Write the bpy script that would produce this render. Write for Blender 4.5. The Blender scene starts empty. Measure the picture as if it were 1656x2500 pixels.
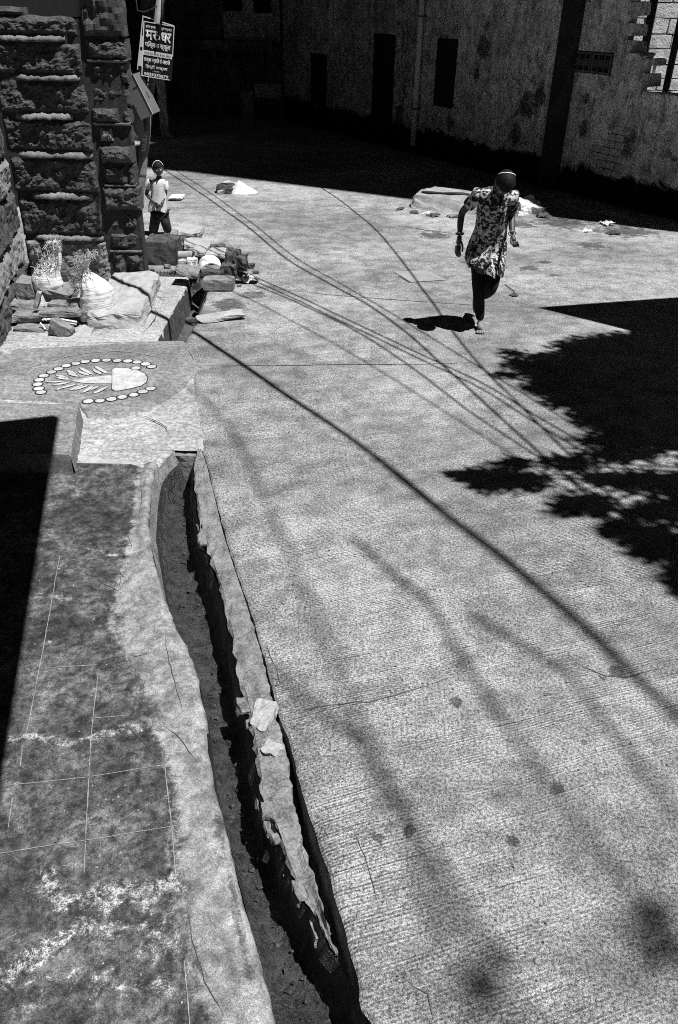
import bpy, bmesh, math, random
from mathutils import Vector, Matrix, noise

# ------------------------------------------------------------------ camera
SC = bpy.context.scene
F, CX, CY, H = 1944.0, 828.0, 1250.0, 2.75          # focal length and centre in photo pixels, eye height in metres
TH, RO = math.radians(32.7), math.radians(1.2)      # tilt down, slight roll
fw = Vector((0, math.cos(TH), -math.sin(TH)))
up0 = Vector((0, math.sin(TH), math.cos(TH)))
rt0 = Vector((1, 0, 0))
rt = rt0 * math.cos(RO) + up0 * math.sin(RO)
up = up0 * math.cos(RO) - rt0 * math.sin(RO)
EYE = Vector((0, 0, H))
cd = bpy.data.cameras.new('camera')
cam = bpy.data.objects.new('camera', cd)
SC.collection.objects.link(cam)
cam.matrix_world = Matrix((
    (rt.x, up.x, -fw.x, EYE.x), (rt.y, up.y, -fw.y, EYE.y), (rt.z, up.z, -fw.z, EYE.z), (0, 0, 0, 1)))
cd.sensor_fit = 'VERTICAL'; cd.sensor_height = 36.0; cd.lens = 28.0 * 1944 / 1944.4
cd.clip_start = 0.05; cd.clip_end = 2000
SC.camera = cam

# ------------------------------------------------------------------ sky, sun, exposure
EL, AZX, AZY = math.radians(66.0), 0.872, -0.490     # sun height and its compass direction (towards the sun)
TOSUN = Vector((AZX * math.cos(EL), AZY * math.cos(EL), math.sin(EL)))
COT = 1.0 / math.tan(EL)
wd = bpy.data.worlds.new('World'); SC.world = wd; wd.use_nodes = True
nt = wd.node_tree
sky = nt.nodes.new('ShaderNodeTexSky'); sky.sky_type = 'NISHITA'; sky.sun_disc = False; sky.air_density = 0.10; sky.dust_density = 0.05; sky.ozone_density = 3.0; sky.altitude = 300
sky.sun_elevation = EL; sky.sun_rotation = math.atan2(AZX, AZY)
bwn = nt.nodes.new('ShaderNodeSeparateColor')            # black-and-white film behind a red filter: only the sky's red counts
nt.links.new(sky.outputs[0], bwn.inputs[0])
bg = nt.nodes['Background']; nt.links.new(bwn.outputs[0], bg.inputs[0]); bg.inputs[1].default_value = 0.05
sl = bpy.data.lights.new('sun', 'SUN'); sl.energy = 5.0; sl.angle = math.radians(0.53); sl.color = (1, 1, 1)
so = bpy.data.objects.new('sun', sl); SC.collection.objects.link(so)
so.rotation_euler = TOSUN.to_track_quat('Z', 'Y').to_euler(); so.location = (8, -4, 14)
SC.view_settings.view_transform = 'Standard'; SC.view_settings.look = 'None'
SC.view_settings.exposure = 0.62; SC.view_settings.gamma = 1.0; SC.view_settings.use_curve_mapping = False
SC.cycles.max_bounces = 5; SC.cycles.diffuse_bounces = 3; SC.cycles.glossy_bounces = 2
SC.cycles.use_denoising = False; SC.cycles.sample_clamp_indirect = 0.6; SC.cycles.filter_width = 1.0; SC.render.filter_size = 1.0

# ------------------------------------------------------------------ measuring helpers
def ray(px, py):
    return (rt * (px - CX) + up * (CY - py) + fw * F)
def terr(Y):                                         # the street falls away gently
    return 0.0 if Y < 8.5 else -0.02 * (Y - 8.5)
def G(px, py, z=None):                               # where a sight line meets the ground (or the level z)
    d = ray(px, py); zz = 0.0 if z is None else z
    for _ in range(30):
        t = (zz - H) / d.z
        p = EYE + d * t
        if z is not None: break
        zz = terr(p.y)
    return Vector((p.x, p.y, zz))
def W(px, py, Y):                                    # point of a sight line at the distance Y
    d = ray(px, py)
    return EYE + d * (Y / d.y)
def sunlift(p, z):                                   # the point at height z whose shadow falls on p
    k = (z - p.z) * COT
    return Vector((p.x + AZX * k, p.y + AZY * k, z))
def nz(x, y=0.0, z=0.0):
    return noise.noise(Vector((x, y, z)))
def lerp(a, b, t): return a + (b - a) * t
def interp(tab, y):
    if y <= tab[0][0]: return tab[0][1]
    for (a, b), (c, d) in zip(tab, tab[1:]):
        if y <= c: return b + (d - b) * (y - a) / (c - a) if c > a else d
    return tab[-1][1]

# ------------------------------------------------------------------ object helpers
COL = SC.collection
def tag(o, label=None, cat=None, group=None, kind=None):
    if label: o['label'] = label
    if cat: o['category'] = cat
    if group: o['group'] = group
    if kind: o['kind'] = kind
    return o
def empty(name, loc, label=None, cat=None, group=None):
    o = bpy.data.objects.new(name, None); COL.objects.link(o); o.location = loc
    o.empty_display_size = 0.1
    return tag(o, label, cat, group)
def link(name, me, mat=None, parent=None, smooth=False):
    o = bpy.data.objects.new(name, me); COL.objects.link(o)
    if mat is not None and not me.materials: me.materials.append(mat)
    if smooth:
        for p in me.polygons: p.use_smooth = True
    if parent is not None:
        o.parent = parent
        if parent.type == 'EMPTY' or True:
            o.matrix_parent_inverse = Matrix.Translation(-Vector(parent.location)) if parent.parent is None else Matrix.Identity(4)
    return o
def mesh(name, vs, fs, mat=None, parent=None, smooth=False):
    me = bpy.data.meshes.new(name); me.from_pydata([tuple(v) for v in vs], [], fs); me.update()
    return link(name, me, mat, parent, smooth)
def bm_obj(name, bm, mat=None, parent=None, smooth=False):
    bmesh.ops.recalc_face_normals(bm, faces=bm.faces)
    me = bpy.data.meshes.new(name); bm.to_mesh(me); bm.free()
    return link(name, me, mat, parent, smooth)
class MB:
    def __init__(s): s.v = []; s.f = []
    def quad(s, a, b, c, d):
        n = len(s.v); s.v += [Vector(a), Vector(b), Vector(c), Vector(d)]; s.f.append((n, n+1, n+2, n+3)); return s
    def obox(s, c, ax, ay, az):                      # box from a centre and three half-axes
        c, ax, ay, az = map(Vector, (c, ax, ay, az)); n = len(s.v)
        for k in (-1, 1):
            for j in (-1, 1):
                for i in (-1, 1): s.v.append(c + ax*i + ay*j + az*k)
        for f in ((0,2,3,1),(4,5,7,6),(0,1,5,4),(2,6,7,3),(0,4,6,2),(1,3,7,5)): s.f.append(tuple(n+i for i in f))
        return s
    def box(s, x0, x1, y0, y1, z0, z1):
        return s.obox(((x0+x1)/2,(y0+y1)/2,(z0+z1)/2), ((x1-x0)/2,0,0), (0,(y1-y0)/2,0), (0,0,(z1-z0)/2))
    def tube(s, pts, r, n=8, cap=True):
        pts = [Vector(p) for p in pts]; base = len(s.v)
        rr = r if isinstance(r, (list, tuple)) else [r]*len(pts)
        ref = Vector((0.31, 0.2, 0.93))
        for i, p in enumerate(pts):
            t = (pts[min(i+1, len(pts)-1)] - pts[max(i-1, 0)]).normalized()
            a = t.cross(ref)
            if a.length < 0.05: a = t.cross(Vector((1, 0, 0)))
            a.normalize(); b = t.cross(a)
            for k in range(n):
                w = 2*math.pi*k/n
                s.v.append(p + (a*math.cos(w) + b*math.sin(w))*rr[i])
        for i in range(len(pts)-1):
            for k in range(n):
                k2 = (k+1) % n
                s.f.append((base+i*n+k, base+i*n+k2, base+(i+1)*n+k2, base+(i+1)*n+k))
        if cap:
            s.f.append(tuple(base+k for k in reversed(range(n))))
            s.f.append(tuple(base+(len(pts)-1)*n+k for k in range(n)))
        return s
    def rings(s, rs, close=True, cap0=False, cap1=False):
        base = len(s.v); n = len(rs[0])
        for r in rs: s.v += [Vector(p) for p in r]
        for i in range(len(rs)-1):
            for k in range(n if close else n-1):
                k2 = (k+1) % n
                s.f.append((base+i*n+k, base+i*n+k2, base+(i+1)*n+k2, base+(i+1)*n+k))
        if cap0: s.f.append(tuple(base+k for k in reversed(range(n))))
        if cap1: s.f.append(tuple(base+(len(rs)-1)*n+k for k in range(n)))
        return s
    def build(s, name, mat=None, parent=None, smooth=False):
        return mesh(name, s.v, s.f, mat, parent, smooth)

# ------------------------------------------------------------------ materials (all greys: the photograph is black and white)
class NT:
    def __init__(s, name):
        s.m = bpy.data.materials.new(name); s.m.use_nodes = True
        s.t = s.m.node_tree; s.b = s.t.nodes['Principled BSDF']
        s.b.inputs['Specular IOR Level'].default_value = 0.25
        s.tc = s.t.nodes.new('ShaderNodeTexCoord'); s.geo = s.t.nodes.new('ShaderNodeNewGeometry')
        s.obj = s.tc.outputs['Object']; s.pos = s.geo.outputs['Position']
    def put(s, sock, v):
        if isinstance(v, (int, float)): sock.default_value = v
        elif isinstance(v, (tuple, list)): sock.default_value = v
        else: s.t.links.new(v, sock)
    def math(s, op, a, b=0.0, c=0.0, clamp=False):
        n = s.t.nodes.new('ShaderNodeMath'); n.operation = op; n.use_clamp = clamp
        s.put(n.inputs[0], a); s.put(n.inputs[1], b)
        if op in ('MULTIPLY_ADD', 'SMOOTH_MIN', 'WRAP'): s.put(n.inputs[2], c)
        return n.outputs[0]
    def noise(s, scale, detail=5, rough=0.6, vec=None, dist=0.0):
        n = s.t.nodes.new('ShaderNodeTexNoise'); n.inputs['Scale'].default_value = scale
        n.inputs['Detail'].default_value = detail; n.inputs['Roughness'].default_value = rough
        n.inputs['Distortion'].default_value = dist
        s.put(n.inputs['Vector'], vec if vec is not None else s.obj); return n.outputs[0]
    def voro(s, scale, feature='F1', vec=None):
        n = s.t.nodes.new('ShaderNodeTexVoronoi'); n.feature = feature; n.inputs['Scale'].default_value = scale
        s.put(n.inputs['Vector'], vec if vec is not None else s.obj); return n.outputs['Distance']
    def ramp(s, v, a, b, lo=0.0, hi=1.0):
        n = s.t.nodes.new('ShaderNodeMapRange'); n.clamp = True; n.interpolation_type = 'SMOOTHSTEP'
        s.put(n.inputs[0], v); n.inputs[1].default_value = a; n.inputs[2].default_value = b
        s.put(n.inputs[3], lo); s.put(n.inputs[4], hi); return n.outputs[0]
    def mix(s, f, a, b):
        n = s.t.nodes.new('ShaderNodeMix'); n.data_type = 'FLOAT'
        s.put(n.inputs[0], f); s.put(n.inputs[2], a); s.put(n.inputs[3], b); return n.outputs[0]
    def vmap(s, scale=(1, 1, 1), rot=(0, 0, 0), vec=None):
        n = s.t.nodes.new('ShaderNodeMapping'); n.inputs['Scale'].default_value = scale
        n.inputs['Rotation'].default_value = rot; s.put(n.inputs['Vector'], vec if vec is not None else s.obj)
        return n.outputs[0]
    def attr(s, name):
        n = s.t.nodes.new('ShaderNodeAttribute'); n.attribute_name = name; return n.outputs['Fac']
    def sep(s, vec):
        n = s.t.nodes.new('ShaderNodeSeparateXYZ'); s.put(n.inputs[0], vec); return n.outputs
    def dist(s, vec, p):
        n = s.t.nodes.new('ShaderNodeVectorMath'); n.operation = 'DISTANCE'; s.put(n.inputs[0], vec)
        n.inputs[1].default_value = p; return n.outputs['Value']
    def bump(s, h, strength=0.5, dist=0.01, prev=None):
        n = s.t.nodes.new('ShaderNodeBump'); n.inputs['Strength'].default_value = strength
        n.inputs['Distance'].default_value = dist; s.put(n.inputs['Height'], h)
        if prev is not None: s.t.links.new(prev, n.inputs['Normal'])
        return n.outputs[0]
    def done(s, color, rough=0.9, normal=None, spec=None):
        s.put(s.b.inputs['Base Color'], (color, color, color, 1) if isinstance(color, (int, float)) else color)
        s.put(s.b.inputs['Roughness'], rough)
        if normal is not None: s.t.links.new(normal, s.b.inputs['Normal'])
        if spec is not None: s.b.inputs['Specular IOR Level'].default_value = spec
        return s.m
def rough_mat(name, lo, hi, s1=6, s2=60, w=0.5, bump=0.6, bd=0.01, rough=0.9, spec=0.2, stretch=None):
    t = NT(name)
    v = t.vmap(stretch) if stretch else t.obj
    a = t.noise(s1, 6, 0.65, v); b = t.noise(s2, 4, 0.7, v)
    f = t.math('ADD', t.math('MULTIPLY', t.ramp(a, 0.3, 0.7), 1-w), t.math('MULTIPLY', t.ramp(b, 0.32, 0.68), w))
    n = t.bump(t.math('ADD', a, t.math('MULTIPLY', b, 0.5)), bump, bd)
    return t.done(t.mix(f, lo, hi), rough, n, spec)

M = {}
M['stone'] = rough_mat('dark_sandstone', 0.012, 0.125, 13, 110, 0.5, 1.0, 0.016)
M['pointing'] = rough_mat('grey_pointing', 0.012, 0.06, 9, 90, 0.5, 0.9, 0.012)
M['ledge_mortar'] = rough_mat('pale_pointing', 0.08, 0.26, 9, 90, 0.5, 0.9, 0.012)
M['stone_pale'] = rough_mat('pale_sandstone', 0.22, 0.42, 8, 70, 0.5, 0.8, 0.015)
M['stone_mid'] = rough_mat('grey_sandstone', 0.07, 0.30, 14, 90, 0.5, 1.0, 0.014)
M['mortar'] = rough_mat('lime_mortar', 0.12, 0.36, 14, 70, 0.5, 0.8, 0.02)
M['cement'] = rough_mat('cement', 0.24, 0.42, 5, 80, 0.4, 0.5, 0.008)
M['cement_dark'] = rough_mat('stained_cement', 0.012, 0.05, 4, 40, 0.4, 0.6, 0.01)
M['white'] = rough_mat('white_paint', 0.66, 0.82, 12, 120, 0.5, 0.2, 0.004)
M['black'] = rough_mat('shade_gap_black', 0.006, 0.015, 6, 40, 0.5, 0.3, 0.01)  # black for openings, recesses and the wing: their shade put into the colour
M['line_black'] = rough_mat('black_paint', 0.01, 0.03, 8, 60, 0.5, 0.2, 0.004)
M['iron'] = rough_mat('weathered_iron', 0.04, 0.11, 6, 60, 0.4, 0.3, 0.004, 0.6, 0.4)
M['grey_metal'] = rough_mat('grey_painted_metal', 0.10, 0.13, 5, 90, 0.5, 0.1, 0.002, 0.5, 0.4)
M['cable'] = rough_mat('black_cable', 0.01, 0.02, 5, 60, 0.5, 0.2, 0.002, 0.6, 0.3)
M['skin'] = rough_mat('brown_skin', 0.04, 0.07, 8, 80, 0.4, 0.15, 0.002, 0.5, 0.35)
M['hair'] = rough_mat('black_hair', 0.004, 0.010, 20, 200, 0.5, 0.8, 0.006, 0.7, 0.2, (1, 1, 0.2))
M['leggings'] = rough_mat('black_leggings', 0.006, 0.012, 8, 120, 0.5, 0.2, 0.003)
M['wood'] = rough_mat('old_dark_wood', 0.008, 0.02, 8, 60, 0.5, 0.4, 0.005, 0.8, 0.2, (4, 4, 0.4))
M['bark'] = rough_mat('bark', 0.06, 0.14, 8, 40, 0.5, 1.0, 0.03, 0.9, 0.2, (3, 3, 0.5))
M['leaf'] = rough_mat('leaf', 0.05, 0.09, 6, 40, 0.5, 0.1, 0.002, 0.6, 0.3)
M['crack'] = rough_mat('dirt_filled_crack', 0.03, 0.09, 14, 90, 0.5, 0.5, 0.01)
M['straw'] = rough_mat('dry_straw', 0.22, 0.5, 30, 150, 0.5, 0.2, 0.003)
M['litter'] = rough_mat('paper_litter', 0.4, 0.75, 10, 60, 0.5, 0.3, 0.01)

# ------------------------------------------------------------------ street materials
def spot_mask(t, spots):
    m = None
    wob = t.noise(9, 5, 0.75, t.pos)
    for (px, py, r) in spots:
        p = G(px, py)
        d = t.math('MULTIPLY_ADD', t.math('SUBTRACT', wob, 0.5), max(r*2.6, 0.09), t.dist(t.pos, (p.x, p.y, p.z)))
        s = t.ramp(d, r*0.55, r, 1.0, 0.0)
        m = s if m is None else t.math('MAXIMUM', m, s)
    return m
def road_material():
    t = NT('broomed_concrete')
    P = t.pos
    rot = t.vmap((1, 1, 1), (0, 0, -math.radians(19)), P)           # x along the broom strokes
    wob = t.t.nodes.new('ShaderNodeVectorMath'); wob.operation = 'MULTIPLY_ADD'
    wn = t.t.nodes.new('ShaderNodeTexNoise'); wn.inputs['Scale'].default_value = 1.6; wn.inputs['Detail'].default_value = 2
    t.put(wn.inputs['Vector'], P); t.t.links.new(wn.outputs['Color'], wob.inputs[0]); wob.inputs[1].default_value = (0.0, 0.05, 0.0)
    t.t.links.new(rot, wob.inputs[2]); rw = wob.outputs[0]
    g1 = t.noise(1.0, 2, 0.5, t.vmap((2.2, 125, 1), (0, 0, 0), rw))   # broom strokes
    xyz = t.sep(rw)
    sn = t.math('SINE', t.math('MULTIPLY', xyz[1], 2*math.pi/0.0135))
    streak = t.noise(1.0, 3, 0.6, t.vmap((0.8, 9, 1), (0, 0, 0), rw))
    gmask = t.math('MULTIPLY', t.ramp(t.noise(0.9, 4, 0.65, P), 0.36, 0.55), t.ramp(streak, 0.34, 0.58))
    gro = t.math('MULTIPLY', t.math('ADD', t.math('MULTIPLY', t.math('SUBTRACT', g1, 0.5), 3.4), t.math('MULTIPLY', sn, 0.55)), gmask)
    big = t.noise(0.45, 5, 0.6, P); mid = t.noise(4.5, 6, 0.72, P)
    f1 = t.noise(78, 5, 0.88, P); f2 = t.noise(290, 2, 0.75, P)
    patch = t.ramp(t.noise(1.5, 6, 0.75, P, 0.8), 0.52, 0.66)
    v = t.mix(t.ramp(big, 0.36, 0.64), 0.21, 0.40)
    v = t.math('MULTIPLY', v, t.mix(t.ramp(mid, 0.32, 0.68), 0.62, 1.24))
    v = t.math('MULTIPLY', v, t.mix(t.ramp(f1, 0.41, 0.59), 0.33, 1.42))
    v = t.math('MULTIPLY', v, t.mix(t.ramp(f2, 0.42, 0.58), 0.55, 1.32))
    v = t.math('MULTIPLY', v, t.mix(patch, 1.04, 0.78))
    v = t.math('MULTIPLY', v, t.math('MAXIMUM', t.math('MULTIPLY_ADD', gro, 0.55, 1.0), 0.22))
    v = t.math('MULTIPLY', v, t.mix(t.ramp(streak, 0.35, 0.65), 0.90, 1.08))
    pits = t.ramp(t.voro(30, 'F1', P), 0.10, 0.22, 0.15, 1.0)
    pk = t.ramp(t.noise(2.0, 3, 0.6, P), 0.55, 0.60)
    v = t.math('MULTIPLY', v, t.mix(pk, 1.0, pits))
    sp = spot_mask(t, [(1360, 1927, 0.034), (1247, 2052, 0.03), (926, 2046, 0.026), (1000, 2030, 0.03), (1508, 1640, 0.05),
                       (1470, 1655, 0.022), (1425, 1812, 0.022), (1400, 1255, 0.05), (1145, 640, 0.14), (1295, 655, 0.15),
                       (1345, 672, 0.10), (1330, 640, 0.12), (1110, 1715, 0.04), (560, 745, 0.24), (620, 720, 0.18), (1380, 545, 0.5), (1530, 565, 0.5),
                       (1260, 545, 0.4), (1450, 600, 0.25), (1060, 575, 0.25)])
    v = t.math('MULTIPLY', v, t.mix(sp, 1.0, 0.38))
    v = t.math('MINIMUM', v, 0.62)
    h = t.math('ADD', t.math('MULTIPLY', gro, 0.45), t.math('ADD', t.math('MULTIPLY', f1, 1.3), t.math('MULTIPLY', mid, 1.2)))
    n = t.bump(h, 0.9, 0.008)
    return t.done(v, 0.95, n, 0.15)
def apron_material(name='trowelled_cement', lo=0.26, hi=0.40):
    t = NT(name); P = t.pos
    big = t.noise(1.2, 6, 0.65, P); mid = t.noise(9, 6, 0.7, t.vmap((1, 2.2, 1), (0, 0, 0.25), P), 0.6); f1 = t.noise(34, 7, 0.9, P)
    v = t.mix(t.ramp(big, 0.3, 0.7), lo, hi)
    v = t.math('MULTIPLY', v, t.mix(t.ramp(mid, 0.3, 0.7), 0.72, 1.15))
    v = t.math('MULTIPLY', v, t.mix(t.ramp(f1, 0.41, 0.59), 0.55, 1.3))
    cr = t.ramp(t.voro(2.3, 'DISTANCE_TO_EDGE', t.vmap((1, 1, 1), (0, 0, 0), P)), 0.0, 0.012, 1.0, 0.0)
    n = t.bump(t.math('ADD', mid, t.math('MULTIPLY', f1, 0.4)), 0.5, 0.008)
    return t.done(v, 0.93, n, 0.15)
def stoop_material():
    t = NT('worn_stoop_cement'); P = t.pos
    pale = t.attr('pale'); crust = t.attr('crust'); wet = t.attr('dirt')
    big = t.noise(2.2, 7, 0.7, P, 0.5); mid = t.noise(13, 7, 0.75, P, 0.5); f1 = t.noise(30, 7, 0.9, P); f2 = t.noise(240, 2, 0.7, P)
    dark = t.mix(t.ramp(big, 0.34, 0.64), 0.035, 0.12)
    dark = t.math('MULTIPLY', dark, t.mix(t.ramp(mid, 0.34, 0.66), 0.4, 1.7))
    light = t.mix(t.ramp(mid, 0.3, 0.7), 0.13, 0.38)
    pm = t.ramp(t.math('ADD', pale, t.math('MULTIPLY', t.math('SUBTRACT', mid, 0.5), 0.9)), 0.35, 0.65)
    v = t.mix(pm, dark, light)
    cm = t.ramp(t.math('ADD', crust, t.math('MULTIPLY', t.math('SUBTRACT', t.noise(13, 8, 0.82, P, 0.9), 0.5), 2.6)), 0.52, 0.74)
    v = t.mix(cm, v, t.mix(t.ramp(f1, 0.4, 0.6), 0.13, 0.38))
    wm = t.ramp(t.math('ADD', t.math('MULTIPLY', wet, 0.8), t.math('MULTIPLY', t.math('SUBTRACT', t.noise(9, 8, 0.82, P, 0.8), 0.5), 2.4)), 0.42, 0.72)
    v = t.mix(t.math('MULTIPLY', wm, 0.75), v, 0.04)
    v = t.math('MULTIPLY', v, t.mix(t.ramp(f1, 0.4, 0.6), t.mix(pm, 0.5, 0.72), t.mix(pm, 1.4, 1.15)))
    v = t.math('MULTIPLY', v, t.mix(t.ramp(f2, 0.4, 0.6), 0.72, 1.2))
    v = t.math('MULTIPLY', v, t.mix(t.ramp(t.noise(3.2, 6, 0.7, P, 0.7), 0.36, 0.62), 0.62, 1.12))
    n = t.bump(t.math('ADD', t.math('MULTIPLY', mid, 1.3), t.math('ADD', t.math('MULTIPLY', f1, 0.5), t.math('MULTIPLY', cm, 0.5))), 0.6, 0.008)
    return t.done(v, 0.88, n, 0.25)
def plaster_material(name, lo, hi, dado_z, dado_on=1.0, peel=()):
    t = NT(name); P = t.pos
    big = t.noise(0.9, 7, 0.7, P, 0.4); mid = t.noise(5, 8, 0.75, P, 0.4); f1 = t.noise(38, 5, 0.75, P)
    drip = t.noise(1.0, 6, 0.7, t.vmap((7, 7, 0.8), (0, 0, 0), P)); fd = t.noise(1.0, 5, 0.7, t.vmap((40, 40, 5), (0, 0, 0), P))
    v = t.mix(t.ramp(big, 0.32, 0.68), lo, hi)
    v = t.math('MULTIPLY', v, t.mix(t.ramp(mid, 0.36, 0.56), 0.5, 1.3))
    v = t.math('MULTIPLY', v, t.mix(t.ramp(drip, 0.32, 0.6), 0.7, 1.1))
    v = t.math('MULTIPLY', v, t.mix(t.ramp(fd, 0.36, 0.6), 0.8, 1.12))
    v = t.math('MULTIPLY', v, t.mix(t.ramp(f1, 0.36, 0.56), 0.4, 1.25))
    v = t.math('MULTIPLY', v, t.mix(t.ramp(t.noise(1.5, 7, 0.78, P, 1.0), 0.58, 0.64), 1.0, t.ramp(f1, 0.4, 0.6, 0.12, 0.7)))
    for (q, r) in peel:
        d = t.math('MULTIPLY_ADD', t.math('SUBTRACT', t.noise(3.2, 8, 0.8, P, 0.6), 0.5), r*3.2, t.dist(P, tuple(q)))
        v = t.math('MULTIPLY', v, t.ramp(d, r*0.5, r, t.ramp(f1, 0.42, 0.6, 0.04, 0.5), 1.0))
    z = t.sep(P)[2]
    zz = t.math('ADD', z, t.math('MULTIPLY', t.math('SUBTRACT', t.noise(2.0, 7, 0.75, P, 0.8), 0.5), 0.75))
    m = t.ramp(zz, dado_z - 0.06, dado_z + 0.06, 1.0, 0.0)
    hole = t.ramp(t.noise(3.1, 6, 0.7, P, 0.5), 0.60, 0.66)
    m2 = t.math('MULTIPLY', m, dado_on)
    v = t.mix(m2, v, t.mix(hole, 0.006, 0.06))
    n = t.bump(t.math('ADD', t.math('MULTIPLY', mid, 1.5), f1), 0.8, 0.02)
    return t.done(v, 0.95, n, 0.1)
M['road'] = road_material()
M['apron'] = apron_material()
M['stoop'] = stoop_material()
M['sludge'] = rough_mat('drain_sludge', 0.004, 0.075, 14, 60, 0.4, 1.0, 0.05, 0.35, 0.5)
M['kerb'] = rough_mat('crumbling_cement', 0.07, 0.34, 10, 75, 0.5, 1.0, 0.03)

# ------------------------------------------------------------------ ground sheet
gm = MB(); gm.quad((-300, -300, -1.2), (300, -300, -1.2), (300, 400, -1.2), (-300, 400, -1.2))
tag(gm.build('ground', M['cement_dark']), kind='structure')

# ------------------------------------------------------------------ street edge lines traced on the ground, as tables over photo rows
def tab(pts): return sorted((y, x) for x, y in pts)
L_T = tab([(735,2750),(672,2500),(643,2376),(608,2244),(574,2112),(542,1992),(520,1917),(510,1830),(504,1774),(487,1662),(460,1582),(430,1530),(417,1493),(393,1430),(379,1370),(370,1329),(364,1280),(370,1195),(379,1150),(400,1118),(425,1098)])
R_T = tab([(985,2750),(898,2500),(860,2400),(816,2325),(770,2230),(730,2165),(697,2095),(672,2018),(637,1943),(625,1863),(616,1805),(603,1729),(580,1636),(567,1564),(540,1444),(513,1363),(495,1293),(480,1226),(473,1173),(475,1124),(484,1092)])
CL_T = tab([(990,2750),(902,2500),(864,2400),(818,2325),(806,2275),(779,2173),(741,2055),(714,1937),(703,1850),(689,1790),(676,1752),(655,1660),(641,1600),(624,1540),(602,1470),(578,1400),(544,1293),(522,1200),(506,1137),(492,1092)])
XR_T = tab([(1000,2750),(910,2500),(883,2460),(868,2360),(847,2275),(813,2173),(778,2055),(740,1937),(721,1860),(702,1790),(684,1752),(661,1660),(646,1600),(628,1540),(606,1470),(581,1400),(547,1293),(524,1200),(508,1137),(494,1092)])
def world_edge(tabl, extra=()):
    pts = []
    y = tabl[-1][0]
    while y >= tabl[0][0]:
        p = G(interp(tabl, y), y, 0.0); pts.append((p.y, p.x)); y -= 10
    for e in extra:
        p = G(e[0], e[1], 0.0); pts.append((p.y, p.x))
    return sorted(pts)
XR = world_edge(XR_T, [(488,1040),(476,960),(458,880),(449,837),(470,806),(491,757),(503,728),(507,700),(507,690)])
LE = world_edge(L_T)
Y_END = G(425, 1098, 0).y                            # the open drain stops here under the crossing slab
Y_FD0, Y_FD1 = G(400, 836, 0).y, G(480, 672, 0).y    # the second open stretch of the drain

def road_left(Y):
    if Y > Y_FD1 + 0.25: return -9.0
    return interp(XR, Y)
ys = []
y = 0.15
while y < 45:
    ys.append(y); y += 0.035 if y < 5.2 else (0.07 if y < 10.5 else 0.3)
offs = [0, 0.012, 0.03, 0.06, 0.1, 0.16, 0.25, 0.4, 0.6, 0.9, 1.3, 1.8, 2.5, 3.4, 4.6, 6.2, 8.5, 12, 17, 24]
vs, fs = [], []
for Y in ys:
    xl = road_left(Y) + 0.012*nz(Y*7, 3.1) + 0.007*nz(Y*31, 9.2)
    vs.append((xl + 0.012, Y, terr(Y) - 0.4))
    for k, o in enumerate(offs):
        z = terr(Y) + 0.006*nz(Y*0.9, (xl+o)*0.9, 5) + (0.004*nz(Y*9, (xl+o)*9, 2) if o < 0.5 else 0)
        if k == 0: z -= 0.014
        elif k == 1: z -= 0.004
        vs.append((xl + o, Y, z))
n = len(offs) + 1
for i in range(len(ys)-1):
    for k in range(n-1):
        a = i*n + k
        fs.append((a, a+1, a+n+1, a+n))
road = mesh('road', vs, fs, M['road']); tag(road, 'broomed concrete street in hard sunlight with cable shadows', kind='structure')

# ------------------------------------------------------------------ open drain, its broken right lip
rows = []
y = 2750.0
while y >= 1093: rows.append(y); y -= 9
vs, fs = [], []
for i, y in enumerate(rows):
    a = G(interp(L_T, y), y, 0.02); b = G(interp(R_T, y), y, 0.0)
    w = b.x - a.x; s = a.y * 3
    jb = 0.018*nz(a.y*12, 1.7) + 0.012*nz(a.y*34, 2.7)
    fa = max(0.0, min(1.0, (1560 - y)/250))
    prof = [(a.x, 0.0), (a.x + 0.012 + 0.02*fa + 0.01*nz(s, 4), -0.09), (a.x + 0.02 + 0.035*fa + 0.02*nz(s, 6), -0.21 + 0.02*nz(s*2, 3)),
            (a.x + max(w*0.30, 0.03 + 0.05*fa), -0.25 + 0.035*nz(s*3, 8) + 0.015*nz(s*11, 8)), (a.x + w*0.55, -0.262 + 0.03*nz(s*2.3, 5) + 0.015*nz(s*9, 3)), (a.x + w*0.8, -0.25 + 0.03*nz(s*2, 9)),
            (b.x - 0.02 + jb, -0.20), (b.x - 0.02 + 0.02*nz(s*3, 2) + jb, -0.10), (b.x + jb, -0.012)]
    for (x, z) in prof: vs.append((x, a.y, z))
n = 9
for i in range(len(rows)-1):
    for k in range(n-1):
        a = i*n + k; fs.append((a, a+1, a+n+1, a+n))
dc = mesh('drain_channel', vs, fs, M['sludge']); dc.data.materials.append(M['kerb']); tag(dc, kind='structure')
for p in dc.data.polygons:
    if p.index % 8 < (1 if rows[p.index//8] < 1480 else 0): p.material_index = 1
vs, fs = [], []
for i, y in enumerate(rows):
    if y > 2330: continue
    b = G(interp(R_T, y), y, 0.0); c = G(interp(CL_T, y), y, 0.0); s = b.y * 5
    c.x = max(c.x, b.x + 0.01)
    jb = 0.018*nz(b.y*12, 1.7) + 0.012*nz(b.y*34, 2.7); jc = 0.014*nz(s*5, 3) if y > 1500 else 0
    prof = [(b.x + jb, -0.3), (b.x + jb, -0.012)]
    for q in (0.12, 0.35, 0.6, 0.85):
        prof.append((lerp(b.x, c.x, q), 0.0 + 0.016*nz(s*2, q*4, 1) + 0.014*nz(s*7, q*9, 4) - (0.02 if y > 1950 else 0)*(0.6+nz(s, q*3))))
    prof += [(c.x + jc, -0.01), (c.x + jc + 0.003, -0.3)]
    for (x, z) in prof: vs.append((x, b.y, z))
n = 8
for i in range(len(vs)//n - 1):
    for k in range(n-1):
        a = i*n + k; fs.append((a, a+1, a+n+1, a+n))
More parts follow.
